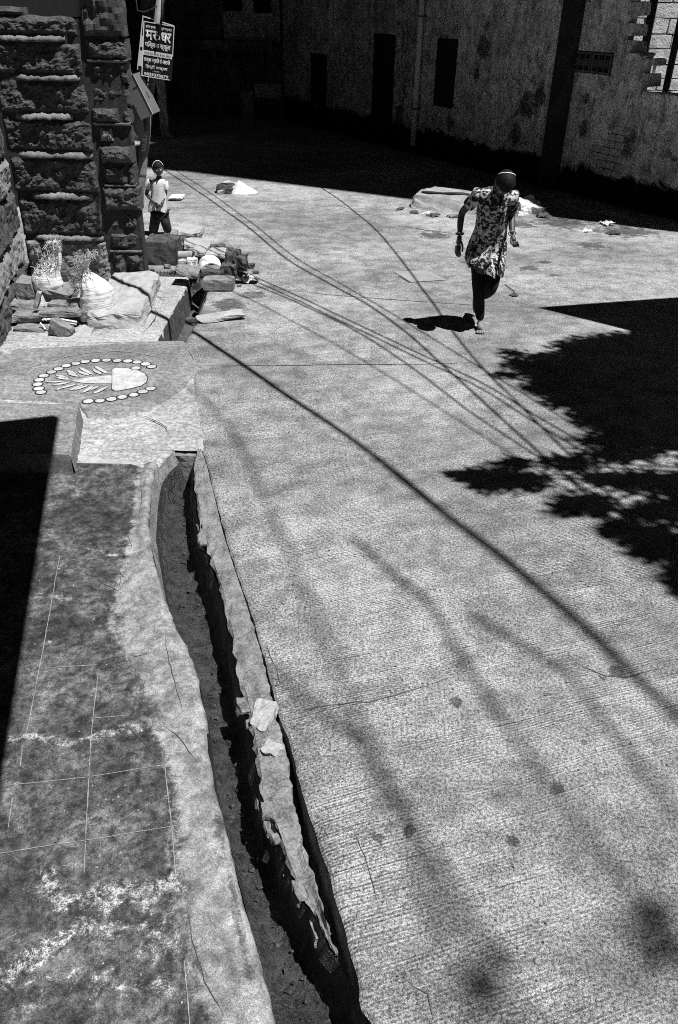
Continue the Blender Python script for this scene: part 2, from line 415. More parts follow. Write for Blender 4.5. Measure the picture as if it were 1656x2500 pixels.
lip = mesh('drain_lip', vs, fs, M['kerb']); tag(lip, kind='structure')
LIP_CHUNKS = []

# ------------------------------------------------------------------ stoop in front (left of the drain)
IN_T = tab([(640,2750),(530,2500),(500,2420),(468,2300),(455,2180),(448,2050),(442,1950),(425,1860),(385,1760),(345,1680),(308,1590),(296,1500),(300,1430),(318,1350),(330,1270),(338,1180),(345,1120)])
INW = world_edge(IN_T)
def seg_d(p, a, b):
    ab = b - a; t = max(0, min(1, (p-a).dot(ab)/max(ab.length_squared, 1e-9))); return (p-a-ab*t).length
def pix_line(pts): return [Vector(G(x, y, 0.02)[:2]) for x, y in pts]
CRUST = [(pix_line([(15,1800),(80,1790),(160,1808),(230,1795),(300,1772),(340,1775)]), 0.03, 1.0),
         (pix_line([(0,2390),(80,2330),(180,2270),(250,2200),(330,2190),(450,2160)]), 0.05, 1.0),
         (pix_line([(100,2130),(150,2200),(210,2190),(270,2160),(380,2170),(430,2140)]), 0.045, 0.95),
         (pix_line([(250,2260),(340,2260),(440,2300)]), 0.09, 0.8),
         (pix_line([(50,2440),(140,2400),(260,2380),(380,2400)]), 0.10, 0.62),
         (pix_line([(85,1455),(130,1450),(170,1460)]), 0.03, 0.75), (pix_line([(80,1570),(140,1560)]), 0.03, 0.7),
         (pix_line([(270,1470),(300,1450),(305,1380)]), 0.02, 0.8), (pix_line([(215,1335),(240,1340),(285,1352)]), 0.025, 0.85),
         (pix_line([(225,1500),(250,1530)]), 0.02, 0.7), (pix_line([(150,1360),(140,1400)]), 0.03, 0.7),
         (pix_line([(400,1930),(425,2000),(440,2080)]), 0.03, 0.75)]
DIRT = [(pix_line([(235,1360),(270,1440),(250,1520),(330,1660),(390,1760)]), 0.06, 0.75), (pix_line([(240,1660),(280,1760),(250,1740)]), 0.09, 0.65),
        (pix_line([(300,1230),(290,1270),(310,1300)]), 0.06, 0.7), (pix_line([(180,2210),(250,2235),(345,2240),(390,2245),(435,2245)]), 0.035, 0.9),
        (pix_line([(525,1960),(545,2080),(570,2200),(610,2380)]), 0.028, 0.85), (pix_line([(285,2470),(360,2490),(520,2475)]), 0.03, 0.8),
        (pix_line([(220,1900),(330,1950),(380,1990)]), 0.10, 0.45), (pix_line([(30,1980),(120,2050),(60,2200)]), 0.14, 0.4)]
vs, fs, A1, A2, A3 = [], [], [], [], []
so_ = [0, 0.006, 0.016, 0.03, 0.05] + [0.05 + 0.022*k for k in range(1, 62)] + [1.6, 1.9, 2.3, 3, 4, 6]
ysp = []
y = 0.15
while y < Y_END - 0.02: ysp.append(y); y += 0.022
Y_ST = G(300, 1128, 0.02).y
ysp = [v for v in ysp if v < Y_ST]; ysp.append(Y_ST)
for Y in ysp:
    xe = interp(LE, Y) + 0.010*nz(Y*5, 2.2) + 0.006*nz(Y*23, 7.7); w = max(0.05, xe - interp(INW, Y))
    vs.append((xe - 0.001, Y, -0.12)); A1.append(1); A2.append(0); A3.append(0.3)
    for k, o in enumerate(so_):
        q = o / w
        hump = 0.022*math.exp(-((q-0.35)/0.33)**2)
        z = 0.006 + hump + 0.003*nz(Y*6, o*6, 3) + 0.003*nz(Y*20, o*20, 8)*(1 if q < 1 else 0.3)
        if k == 0: z -= 0.02
        elif k == 1: z -= 0.008
        x = xe - o
        p = Vector((x, Y))
        vs.append((x, Y, z))
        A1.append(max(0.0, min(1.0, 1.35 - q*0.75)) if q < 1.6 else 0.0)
        cr = 0.0
        if o < 1.5:
            for pl, r, s in CRUST:
                d = min(seg_d(p, pl[i], pl[i+1]) for i in range(len(pl)-1))
                if d < 4*r: cr = max(cr, s*0.80*math.exp(-(d/(1.25*r))**2))
        A2.append(cr)
        di = 0.0
        if o < 1.5:
            for pl, r, s in DIRT:
                d = min(seg_d(p, pl[i], pl[i+1]) for i in range(len(pl)-1))
                if d < 2*r: di = max(di, s*math.exp(-(d/r)**2))
        A3.append(di)
n = len(so_) + 1
for i in range(len(ysp)-1):
    for k in range(n-1):
        a = i*n + k; fs.append((a, a+n, a+n+1, a+1))
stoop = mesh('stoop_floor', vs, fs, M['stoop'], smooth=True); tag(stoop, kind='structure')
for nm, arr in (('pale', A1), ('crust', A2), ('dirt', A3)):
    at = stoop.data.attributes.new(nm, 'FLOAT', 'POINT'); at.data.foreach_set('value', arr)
def stoop_z(x, Y):
    xe = interp(LE, Y); w = max(0.05, xe - interp(INW, Y)); q = (xe - x)/w
    return 0.006 + 0.022*math.exp(-((q-0.35)/0.33)**2) + 0.003
def road_z(x, Y): return terr(Y) + 0.006*nz(Y*0.9, x*0.9, 5) + 0.0035
def ribbon(pts, w, z, mat, name, parent=None, wob=0.0, seed=0.0, taper=False):
    b = MB(); L, R = [], []
    dense = []
    for p, q in zip(pts, pts[1:]):
        k = max(1, int((q-p).length/0.03))
        dense += [p.lerp(q, i/k) for i in range(k)]
    dense.append(pts[-1])
    for i, p in enumerate(dense):
        t = (dense[min(i+1, len(dense)-1)] - dense[max(i-1, 0)]); t.z = 0; t.normalize()
        s = Vector((-t.y, t.x, 0)); ww = w*(0.6 + 0.8*abs(nz(i*0.37, seed, 2)))
        if taper: ww *= max(0.15, math.sin(math.pi*min(1, max(0, i/(len(dense)-1)))))
        c = p + s*wob*(nz(i*0.21, seed) + 0.5*nz(i*0.8, seed+5)); c.z = z(c.x, c.y) if callable(z) else z
        L.append(c + s*ww/2); R.append(c - s*ww/2)
    b.rings([[l, r] for l, r in zip(L, R)], close=False)
    return b.build(name, mat, parent)
for i, pl in enumerate([[(146,1355),(110,1560),(65,1790)], [(240,1640),(222,1800),(205,2130)], [(403,1870),(418,2000),(430,2140)],
                        [(95,1632),(235,1622)], [(0,1919),(210,1897),(403,1866)], [(0,2082),(210,2050),(440,2014)], [(30,1950),(20,2020)], [(450,2345),(464,2500)], [(0,2300),(40,2280)],
                        [(232,1752),(310,1745)], [(55,1820),(50,1870)]]):
    ribbon([G(x, y, 0.01) for x, y in pl], 0.0045, stoop_z, M['mortar'], 'score_line', stoop, 0.002, i*3.3)
for i, pl in enumerate([[(405,1770),(440,1800),(470,1850),(482,1862)], [(455,2210),(470,2290),(500,2390),(545,2480)], [(250,1700),(300,1755),(390,1850),(420,1880)],
                        [(330,1140),(346,1160),(345,1240),(330,1300)], [(240,1240),(262,1270),(290,1320),(322,1330),(310,1270)], [(225,1395),(250,1420),(290,1440),(296,1400),(270,1360)], [(310,1595),(330,1600),(365,1590)], [(405,1545),(410,1610),(430,1690),(450,1750)]]):
    ribbon([G(x, y, 0.02) for x, y in pl], 0.005, stoop_z, M['crack'], 'crack', stoop, 0.012, i*2.1 + 40, True)

# ------------------------------------------------------------------ apron: cement between the house and the street beyond the drain's end
vs, fs = [], []
def apron_rows(Ys, edge):
    base = len(vs)
    for Y in Ys:
        xe = edge(Y); vs.append((xe, Y, -0.3))
        for k, o in enumerate((0, 0.015, 0.05, 0.12, 0.25, 0.45, 0.7, 1.0, 1.4, 2, 3, 5)):
            vs.append((xe - o, Y, -0.005 + 0.004*nz(Y*4, o*4, 7) - (0.012 if k == 0 else 0)))
    n = 13
    for i in range(len(Ys)-1):
        for k in range(n-1):
            a = base + i*n + k; fs.append((a, a+n, a+n+1, a+1))
def yrange(a, b, st):
    k = max(1, int((b-a)/st)); return [lerp(a, b, i/k) for i in range(k+1)]
apron_rows(yrange(Y_ST, Y_END, 0.03), lambda Y: interp(LE, Y) + 0.012*nz(Y*13, 5))
apron_rows(yrange(Y_END, Y_FD0, 0.06), lambda Y: interp(XR, Y) + 0.03)
apron = mesh('house_apron', vs, fs, M['apron'], smooth=True); tag(apron, kind='structure')
bd = [G(x, y, 0.0) for x, y in ((150,1116),(190,1116),(230,1122),(280,1128),(330,1132),(352,1142),(366,1150))]
rs = []
for i, p in enumerate([bd[int(k/6)].lerp(bd[int(k/6)+1], (k % 6)/6) for k in range(36)]):
    w = 0.028 + 0.012*nz(i*0.4, 3); h = 0.014 + 0.008*nz(i*0.5, 9); j = 0.02*nz(i*0.3, 6)
    rs.append([p + Vector((0, -w*1.6 + j, -0.012)), p + Vector((0, -w*0.7 + j, h*0.7)), p + Vector((0, j, h)), p + Vector((0, w*0.8 + j, h*0.5)), p + Vector((0, w*1.8 + j, -0.02))])
MB().rings(rs, close=False).build('edge_bead', M['cement'], apron, True)
# strip left of the second open drain
FL_T = tab([(387,826),(424,756),(456,700),(462,672)])
vs, fs = [], []
y = 838.0; rr = []
while y >= 672: rr.append(y); y -= 6
FDL = []
for y in rr:
    p = G(interp(FL_T, min(y, 826)), y, 0.0); FDL.append((p.y, p.x))
    vs.append((p.x, p.y, -0.35))
    for o in (0, 0.03, 0.1, 0.2, 0.4, 0.7, 1.2, 2, 4):
        vs.append((p.x - o - (0.01*nz(p.y*9, 3) if o == 0 else 0), p.y, -0.003 - (0.01 if o == 0 else 0) + 0.006*nz(p.y*6, o*6, 7)))
n = 10
for i in range(len(rr)-1):
    for k in range(n-1):
        a = i*n + k; fs.append((a, a+n, a+n+1, a+1))
strip = mesh('apron_strip', vs, fs, M['apron'], smooth=True); tag(strip, kind='structure')
FDL.sort()
vs, fs = [], []
for y in rr:
    p = G(interp(FL_T, min(y, 826)), y, 0.0); xr = interp(XR, p.y) + 0.01
    w = xr - p.x; s = p.y*4
    for (f, z) in ((0.0, -0.01), (0.08, -0.3), (0.36, -0.36 + 0.02*nz(s, 2)), (0.46, -0.3 + 0.03*nz(s, 5)), (0.72, -0.15 + 0.03*nz(s*2, 7)), (1.0, -0.02)):
        vs.append((p.x + w*f, p.y, z))
n = 6
for i in range(len(rr)-1):
    for k in range(n-1):
        a = i*n + k; fs.append((a, a+1, a+n+1, a+n))
fd_o = mesh('drain_channel', vs, fs, M['stone_mid']); fd_o.data.materials.append(M['stone']); tag(fd_o, kind='structure')
for p in fd_o.data.polygons:
    if p.index % 5 < 2: p.material_index = 1
for i, pl in enumerate([[(348,700),(390,712),(440,716)], [(352,718),(385,725),(402,735),(398,742)], [(375,750),(385,765),(375,790),(350,815)]]):
    ribbon([G(x, y, 0.0) for x, y in pl], 0.012, 0.012, M['crack'], 'crack', strip, 0.015, i*7.7, True)
for i, pl in enumerate([[(325,1012),(380,1028),(405,1045),(418,1070)], [(440,835),(462,862),(478,890),(505,905)]]):
    ribbon([G(x, y, 0.0) for x, y in pl], 0.012, 0.010, M['crack'], 'crack', apron, 0.015, i*9.7, True)
# joints and cracks of the street
for i, (pl, w, wb) in enumerate([([(482,893),(700,893),(850,890),(1000,891),(1180,884)], 0.018, 0.012), ([(625,700),(800,720),(1000,735),(1150,745),(1320,752)], 0.016, 0.006),
                      ([(690,1740),(800,1722),(900,1712),(1000,1690),(1110,1650)], 0.007, 0.015), ([(1400,1625),(1480,1650),(1530,1655),(1620,1630)], 0.010, 0.02),
                      ([(960,548),(1040,562),(1120,572)], 0.03, 0.02), ([(1225,690),(1255,710),(1265,722)], 0.03, 0.02), ([(690,520),(820,500),(960,540)], 0.012, 0.02),
                      ([(955,662),(1000,690),(1055,683)], 0.03, 0.003), ([(955,662),(1010,658),(1055,683)], 0.02, 0.003), ([(650,1560),(660,1600),(676,1640),(690,1690)], 0.004, 0.01), ([(860,2020),(905,2130),(930,2230)], 0.004, 0.02),
                      ([(985,2390),(1040,2430),(1060,2490)], 0.006, 0.03)]):
    ribbon([G(x, y) for x, y in pl], w, road_z, M['crack'], 'crack', road, wb, i*5.1, True)

# ------------------------------------------------------------------ old street wall on the far side (runs away to the left)
W0 = G(1656, 540); WD = ray(-350, -10); WD.z = 0; WD.normalize()
WN = Vector((-WD.y, WD.x, 0))
if WN.dot(Vector((0, 0, 0)) - W0) < 0: WN = -WN                   # faces the street
def WP(s, z, out=0.0): return Vector((W0.x + WD.x*s + WN.x*out, W0.y + WD.y*s + WN.y*out, z))
def wall_hit(px, py):
    d = ray(px, py); t = (W0 - EYE).dot(WN) / d.dot(WN); p = EYE + d*t
    return (p - W0).dot(WD), p.z
def wpt(px, py): return WP(*wall_hit(px, py))
M['plaster'] = plaster_material('flaking_plaster', 0.40, 0.68, wall_hit(1000, 322)[1] + 0.14, 1.0,
    [(wpt(1180, 115), 0.26), (wpt(1190, 60), 0.2), (wpt(1285, 260), 0.34), (wpt(1260, 330), 0.3), (wpt(1315, 235), 0.24), (wpt(1430, 240), 0.12), (wpt(1428, 315), 0.16), (wpt(1165, 180), 0.12), (wpt(1100, 300), 0.2), (wpt(1530, 350), 0.25)])
M['plaster_old'] = plaster_material('dark_flaking_plaster', 0.25, 0.52, wall_hit(1000, 322)[1] + 0.14)
M['plaster_dim'] = plaster_material('dark_plaster', 0.05, 0.13, -0.3, 0.0)  # plain dark plaster tone, dado band switched off
M['limewash'] = rough_mat('whitewashed_stone', 0.5, 0.85, 5, 30, 0.5, 0.9, 0.03)
S_L = wall_hit(694, 250)[0]
ZT, ZB = 3.3, -1.4
def rect(x0, x1, y0, y1):
    xm, ym = (x0+x1)/2, (y0+y1)/2
    return (wall_hit(x1, ym)[0], wall_hit(x0, ym)[0], wall_hit(xm, y1)[1], wall_hit(xm, y0)[1])
OPEN = {'A': rect(757, 798, 131, 258), 'B': rect(908, 962, 82, 302), 'C': rect(1061, 1113, 93, 262)}
S_PATCH = wall_hit(1540, 60)[0]; S_P2 = wall_hit(1574, 180)[0]
Z_P1 = wall_hit(1560, 135)[1]; Z_P2 = wall_hit(1610, 236)[1]
wall = empty('street_wall', WP(5, ZB), 'long shaded wall of flaking plaster with dark slit windows across the street', 'wall')
cuts_s = sorted(set([-6.0, wall_hit(1029, 170)[0], S_PATCH, S_P2, S_L] + [v for o in OPEN.values() for v in o[:2]]))
cuts_z = sorted(set([ZB, ZT, Z_P1, Z_P2] + [v for o in OPEN.values() for v in o[2:]]))
b = MB()
def inside(s, z):
    for o in OPEN.values():
        if o[0] < s < o[1] and o[2] < z < o[3]: return True
    if s < S_PATCH and z > Z_P1: return True
    if s < S_P2 and z > Z_P2: return True
    return False
for s0, s1 in zip(cuts_s, cuts_s[1:]):
    for z0, z1 in zip(cuts_z, cuts_z[1:]):
        if not inside((s0+s1)/2, (z0+z1)/2):
            b.quad(WP(s0, z0), WP(s1, z0), WP(s1, z1), WP(s0, z1))
T_W = 0.12
for (a0, a1, c0, c1) in OPEN.values():                            # window reveals
    b.quad(WP(a0, c0), WP(a0, c1), WP(a0, c1, -T_W), WP(a0, c0, -T_W)); b.quad(WP(a1, c0), WP(a1, c1), WP(a1, c1, -T_W), WP(a1, c0, -T_W))
    b.quad(WP(a0, c0), WP(a1, c0), WP(a1, c0, -T_W), WP(a0, c0, -T_W)); b.quad(WP(a0, c1), WP(a1, c1), WP(a1, c1, -T_W), WP(a0, c1, -T_W))
b.quad(WP(S_PATCH, Z_P1), WP(S_PATCH, ZT), WP(S_PATCH, ZT, -T_W), WP(S_PATCH, Z_P1, -T_W))
b.quad(WP(S_P2, Z_P1), WP(S_PATCH, Z_P1), WP(S_PATCH, Z_P1, -T_W), WP(S_P2, Z_P1, -T_W))
b.quad(WP(S_P2, Z_P2), WP(S_P2, Z_P1), WP(S_P2, Z_P1, -T_W), WP(S_P2, Z_P2, -T_W))
b.quad(WP(-6, Z_P2), WP(S_P2, Z_P2), WP(S_P2, Z_P2, -T_W), WP(-6, Z_P2, -T_W))
b.quad(WP(-6, ZB, -T_W), WP(S_P2, ZB, -T_W), WP(S_P2, Z_P2, -T_W), WP(-6, Z_P2, -T_W))
pf = b.build('plaster_face', M['plaster'], wall); pf.data.materials.append(M['plaster_old'])
sp_ = wall_hit(1029, 170)[0]
for p in pf.data.polygons:
    if (p.center - W0).dot(WD) > sp_: p.material_index = 1
for k, (a0, a1, c0, c1) in OPEN.items():                          # near-black plank shutters set almost flush so the openings read dark
    nb = 3
    for i in range(nb):
        u0 = lerp(a0, a1, i/nb) + 0.006; u1 = lerp(a0, a1, (i+1)/nb) - 0.006
        MB().obox(WP((u0+u1)/2, (c0+c1)/2, -0.035), WD*((u1-u0)/2), WN*0.015, (0, 0, (c1-c0)/2)).build('shutter_plank', M['wood'], wall)
    MB().obox(WP((a0+a1)/2, c0 - 0.03, 0.012), WD*((a1-a0)/2 + 0.05), WN*0.03, (0, 0, 0.025)).build('window_sill', M['plaster'], wall)
# broken edge stones round the gap
random.seed(4)
def rough_box(c, ax, ay, az, seed, cuts=2, amp=0.2):
    bm = bmesh.new(); bmesh.ops.create_cube(bm, size=2.0)
    bmesh.ops.subdivide_edges(bm, edges=bm.edges[:], cuts=cuts, use_grid_fill=True)
    c, ax, ay, az = map(Vector, (c, ax, ay, az)); ls = sorted((ax.length, ay.length, az.length)); r = 0.6*ls[0] + 0.3*ls[1]
    rg_ = random.Random(int(seed*131) + 7); cj = amp*0.55
    cor = {(i, j, k): Vector((rg_.uniform(-cj, cj), rg_.uniform(-cj, cj), rg_.uniform(-cj, cj))) for i in (0, 1) for j in (0, 1) for k in (0, 1)}
    for v in bm.verts:
        q = v.co.copy()
        e = sum(1 for t in q if abs(t) > 0.99)
        a_, b_, d_ = ((t + 1)/2 for t in q)
        if e >= 2: q *= 0.97 if e == 2 else 0.93
        for (i, j, k), o in cor.items(): q += o*((a_ if i else 1-a_)*(b_ if j else 1-b_)*(d_ if k else 1-d_))
        p = c + ax*q.x + ay*q.y + az*q.z
        d = noise.noise_vector(p*(1.1/max(r, 0.03))*0.8 + Vector((seed*3.7, seed, 0)))*amp*0.7*r + noise.noise_vector(p*(3.0/max(r, 0.03)) + Vector((seed, 0, seed*2.1)))*amp*0.5*r
        v.co = p + d
    return bm
k = 0
for (s, z, w, h) in [(S_PATCH-0.02, Z_P1+0.10, 0.10, 0.09), (S_PATCH-0.0, Z_P1+0.34, 0.07, 0.08), (S_PATCH+0.03, Z_P1+0.62, 0.06, 0.10), (S_PATCH-0.16, Z_P1-0.0, 0.16, 0.03),
                     (S_P2-0.02, Z_P2+0.2, 0.03, 0.09), (S_P2-0.3, Z_P2+0.01, 0.2, 0.035), (S_P2-0.75, Z_P2+0.02, 0.2, 0.03), (S_P2-0.02, Z_P1-0.08, 0.05, 0.05)]:
    k += 1
    bm_obj('broken_stone', rough_box(WP(s, z, -0.15), WD*w, WN*0.19, (0, 0, h), k, 2, 0.3), M['plaster'], wall)
# exposed squared stones
random.seed(11)
sx0 = wall_hit(1560, 300)[0]; sx1 = wall_hit(1452, 400)[0]
zc = wall_hit(1505, 436)[1]
zrow = zc; row = 0
while row < 8:
    h = 0.105 + 0.02*random.random()
    lo, hi = (sx0 + 0.1 + 0.03*row, sx1 - (0.0 if row < 4 else 0.12*(row-3)))
    s = lo + random.uniform(0, 0.08)
    while s < hi - 0.08:
        w = random.uniform(0.12, 0.26)
        if row < 7 or random.random() > 0.4:
            MBx = rough_box(WP(s + w/2, zrow + h/2, 0.002), WD*(w/2 - 0.004), WN*0.012, (0, 0, h/2 - 0.004), row*7 + s, 1, 0.1)
            jm = MB().obox(WP(s + w, zrow + h/2, 0.004), WD*0.007, WN*0.004, (0, 0, h/2)).obox(WP(s + w/2, zrow, 0.0045), WD*(w/2), WN*0.004, (0, 0, 0.007)); jm.build('open_joint', M['cement_dark'], wall)
            bm_obj('stone_block', MBx, M['stone_wallblock'] if 'stone_wallblock' in M else M.setdefault('stone_wallblock', rough_mat('exposed_block', 0.30, 0.6, 6, 40, 0.5, 0.9, 0.02)), wall)
        s += w
    zrow += h; row += 1
# dark drain chute / pier
ps0, ps1 = wall_hit(1366, 420)[0], wall_hit(1326, 420)[0]
MB().obox(WP((ps0+ps1)/2, (ZB+ZT)/2, 0.05), WD*((ps1-ps0)/2), WN*0.05, (0, 0, (ZT-ZB)/2)).build('pier', M['cement_dark'], wall)
# pierced stone screen in two panels
g0, g1, gz0, gz1 = rect(1398, 1496, 126, 180)
MB().obox(WP((g0+g1)/2, (gz0+gz1)/2, 0.004), WD*((g1-g0)/2), WN*0.004, (0, 0, (gz1-gz0)/2)).build('screen_recess', M['black'], wall)  # flat black sheet standing in for the shade inside the screen
scr = None
for p in range(2):
    a0 = lerp(g0, g1, p*0.5) + 0.015; a1 = lerp(g0, g1, p*0.5 + 0.5) - 0.015
    b = MB(); t = 0.013
    zc_ = (gz0+gz1)/2; hz = (gz1-gz0)/2 - 0.012; hs = (a1-a0)/2; sc_ = (a0+a1)/2
    for ss in (-1, 1):
        b.obox(WP(sc_ + ss*(hs-t), zc_, 0.018), WD*t, WN*0.01, (0, 0, hz)); b.obox(WP(sc_, zc_ + ss*(hz-t), 0.0185), WD*hs, WN*0.01, (0, 0, t))
    for i in range(3):
        cs = lerp(a0, a1, (i+0.5)/3); rad = min(hs/3, hz)*0.72
        for q in range(8):
            w0, w1 = q*math.pi/4, (q+1)*math.pi/4
            p0 = WP(cs + rad*math.cos(w0), zc_ + rad*1.0*math.sin(w0), 0.018); p1 = WP(cs + rad*math.cos(w1), zc_ + rad*math.sin(w1), 0.018)
            b.tube([p0, p1], 0.009, 5); b.tube([WP(cs, zc_, 0.018), p0], 0.006, 4)
        if i < 2:
            cb = lerp(a0, a1, (i+1)/3); b.obox(WP(cb, zc_, 0.017), WD*0.007, WN*0.008, (0, 0, hz))
    b.build('pierced_screen', M['cement_screen'] if 'cement_screen' in M else M.setdefault('cement_screen', rough_mat('screen_stone', 0.07, 0.14, 8, 60, 0.5, 0.4, 0.01)), wall)
# ledge of broken plaster
for (xa, ya, xb, yb) in [(1040, 338, 1180, 372), (1180, 376, 1290, 402), (745, 262, 800, 274), (905, 306, 960, 318)]:
    s0, z0 = wall_hit(xa, ya); s1, z1 = wall_hit(xb, yb)
    b = MB(); pts = [WP(lerp(s0, s1, i/14), lerp(z0, z1, i/14) + 0.02*nz(i*0.8, xa), 0.012 + 0.01*nz(i, 3)) for i in range(15)]
    b.tube(pts, [0.012 + 0.006*nz(i*1.3, xb) for i in range(15)], 6).build('plaster_ledge', M['plaster'], wall)
# small meter box and wires on the wall
s_, z_ = wall_hit(978, 280)
MB().obox(WP(s_, z_, 0.03), WD*0.11, WN*0.03, (0, 0, 0.17)).build('meter_box', M['plaster_dim'], wall)
b = MB()
for dx in (0, 6):
    pts = []
    for i in range(9):
        s, z = wall_hit(985 + dx*(1-i/8.0)*2 + 3*math.sin(i*1.3+dx), lerp(60, 262, i/8.0)); pts.append(WP(s, z, 0.02))
    b.tube(pts, 0.006, 5)
b.build('wall_wire', M['cable'], wall)
# rain pipe
pa, pb = wall_hit(1040, 0), wall_hit(1018, 356)
s_pipe = (pa[0] + pb[0])/2
pipe = empty('rain_pipe', WP(s_pipe, pb[1], 0.1), 'pale round rain pipe running down the shaded wall between two windows', 'pipe')
MB().tube([WP(s_pipe, pb[1], 0.10), WP(s_pipe, 1.2, 0.10), WP(s_pipe, 3.25, 0.10)], 0.062, 14).build('pipe_run', rough_mat('pale_pipe', 0.6, 0.78, 6, 60, 0.4, 0.3, 0.004), pipe, True)
for py in (42, 268):
    z = wall_hit(1030, py)[1]
    MB().tube([WP(s_pipe, z, 0.10), WP(s_pipe, z + 0.035, 0.10)], 0.072, 14).obox(WP(s_pipe, z+0.017, 0.03), WD*0.09, WN*0.03, (0, 0, 0.012)).build('pipe_clamp', M['iron'], pipe)

# sunlit stone house standing behind the gap, with two posts before it
GY = W(1600, 120, 1).y
lh = empty('sunlit_house', (6.5, 17.6, -0.4), 'sunlit whitewashed stone house front seen through the broken wall top', 'house')
random.seed(8)
z = -0.4; r = 0
b = MB().box(3.0, 11, 17.66, 17.9, -0.4, 4.2); b.build('wall', M['limewash'], lh)
while z < 3.6:
    h = random.uniform(0.2, 0.26); x = 3.0 + random.uniform(-0.3, 0)
    while x < 9.5:
        w = random.uniform(0.35, 0.7)
        if z > 0.9 and x > 4.2:
            bm_obj('stone_block', rough_box((x + w/2, 17.64, z + h/2), (w/2 - 0.006, 0, 0), (0, 0.04, 0), (0, 0, h/2 - 0.006), x*3 + r, 1, 0.12), M['limewash'], lh)
        x += w
    z += h; r += 1
for (xa, ya, lab, rr_) in [(1586, 60, 'dark upright post in front of the sunlit stones, left one', 0.07), (1632, 190, 'dark upright post in front of the sunlit stones, right one', 0.06)]:
    p = W(xa, ya, 16.2)
    po = empty('post', (p.x, p.y, -0.4), lab, 'post', 'posts behind the broken wall')
    MB().tube([(p.x, p.y, -0.45), (p.x, p.y, 3.4)], rr_, 10).build('shaft', M['iron'], po, True)
    MB().tube([(p.x, p.y, 3.4), (p.x, p.y, 3.5)], rr_*1.3, 10).build('cap', M['iron'], po)

# tall houses that throw the far end of the street into shade (added unseen masses, sized for their shadows)
e = G(1656, 567); c0 = Vector((e.x + AZX*2.6, e.y + AZY*2.6, 0)); lat = Vector((-AZY, AZX, 0))
tw = empty('shade_tower', (c0.x + lat.x*1.7 + AZX*1.5, c0.y + lat.y*1.7 + AZY*1.5, -0.3), 'unseen tall plain tower added to cast the shadow edge across the far street', 'house')
a = Vector((AZX, AZY, 0))
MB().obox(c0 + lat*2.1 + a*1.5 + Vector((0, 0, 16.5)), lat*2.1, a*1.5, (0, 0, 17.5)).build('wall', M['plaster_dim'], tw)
MB().obox(c0 + lat*2.1 + a*1.5 + Vector((0, 0, 34.15)), lat*2.2, a*1.6, (0, 0, 0.15)).build('roof', M['cement'], tw)
S_M = wall_hit(1392, 20)[0]
mh = empty('shade_block', WP(S_M + 8, -1.2, -4), 'thin tall house block added unseen above the street wall to shade the street', 'house')
MB().obox(WP((S_M + S_L + 8)/2, 14.6, -1.2), WD*((S_L + 8 - S_M)/2), WN*0.8, (0, 0, 11.4)).build('wall', M['plaster_dim'], mh)  # thin upright mass out of view, added for the shadow it casts
MB().obox(WP((S_M + S_L + 8)/2, 26.2, -1.2), WD*((S_L + 8 - S_M)/2 + 0.2), WN*1.0, (0, 0, 0.2)).build('roof', M['cement'], mh)
b = MB().obox(WP((S_M + S_L)/2, 1.0, -0.75), WD*((S_L - S_M)/2), WN*0.3, (0, 0, 2.2)); b.build('ground_floor', M['black'], mh)

# ------------------------------------------------------------------ dark houses at the bend of the street
eL = WP(S_L, 0)
bh = empty('bend_house', (eL.x - 2.0, eL.y + 0.6, -0.6), 'dark shaded house at the bend of the street with jutting balcony slab', 'house')
YB = eL.y + 0.45
def BW(px, py, out=0.0): return W(px, py, YB - out)
x0 = BW(395, 100).x; x1 = eL.x + 1.0
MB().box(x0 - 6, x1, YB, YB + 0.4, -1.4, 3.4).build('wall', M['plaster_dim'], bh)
def bpanel(name, xa, xb, ya, yb, out, mat, th=0.04):
    p = BW(xa, yb, out); q = BW(xb, ya, out)
    return MB().box(p.x, q.x, YB - out, YB - out + th, p.z, q.z).build(name, mat, bh)
M['plaster_grey'] = plaster_material('grey_plaster', 0.22, 0.4, -0.9, 0.0)
bpanel('upper_wall', 548, 682, -10, 98, 0.05, M['plaster_grey'])
bpanel('upper_wall', 300, 398, -10, 98, 0.06, M['plaster_grey'])
for (xa, xb) in ((545, 590), (620, 662)):
    bpanel('window', xa, xb, -12, 26 if xa < 600 else 31, 0.08, M['black'])
bpanel('door_panel', 592, 618, 222, 318, 0.06, M['plaster_grey'])
# balcony slab under the upper storey
p = BW(432, 96, 0.7); q = BW(664, 100, 0.7)
MB().box(p.x, q.x, YB - 0.7, YB - 0.03, p.z - 0.26, p.z).build('balcony_slab', M['plaster_dim'], bh)
for i in range(6):
    px = lerp(445, 640, i/5); t = BW(px, 140, 0.6)
    MB().box(t.x - 0.06, t.x + 0.06, YB - 0.6, YB - 0.02, p.z - 0.48, p.z - 0.262).build('balcony_bracket', M['plaster_dim'], bh)
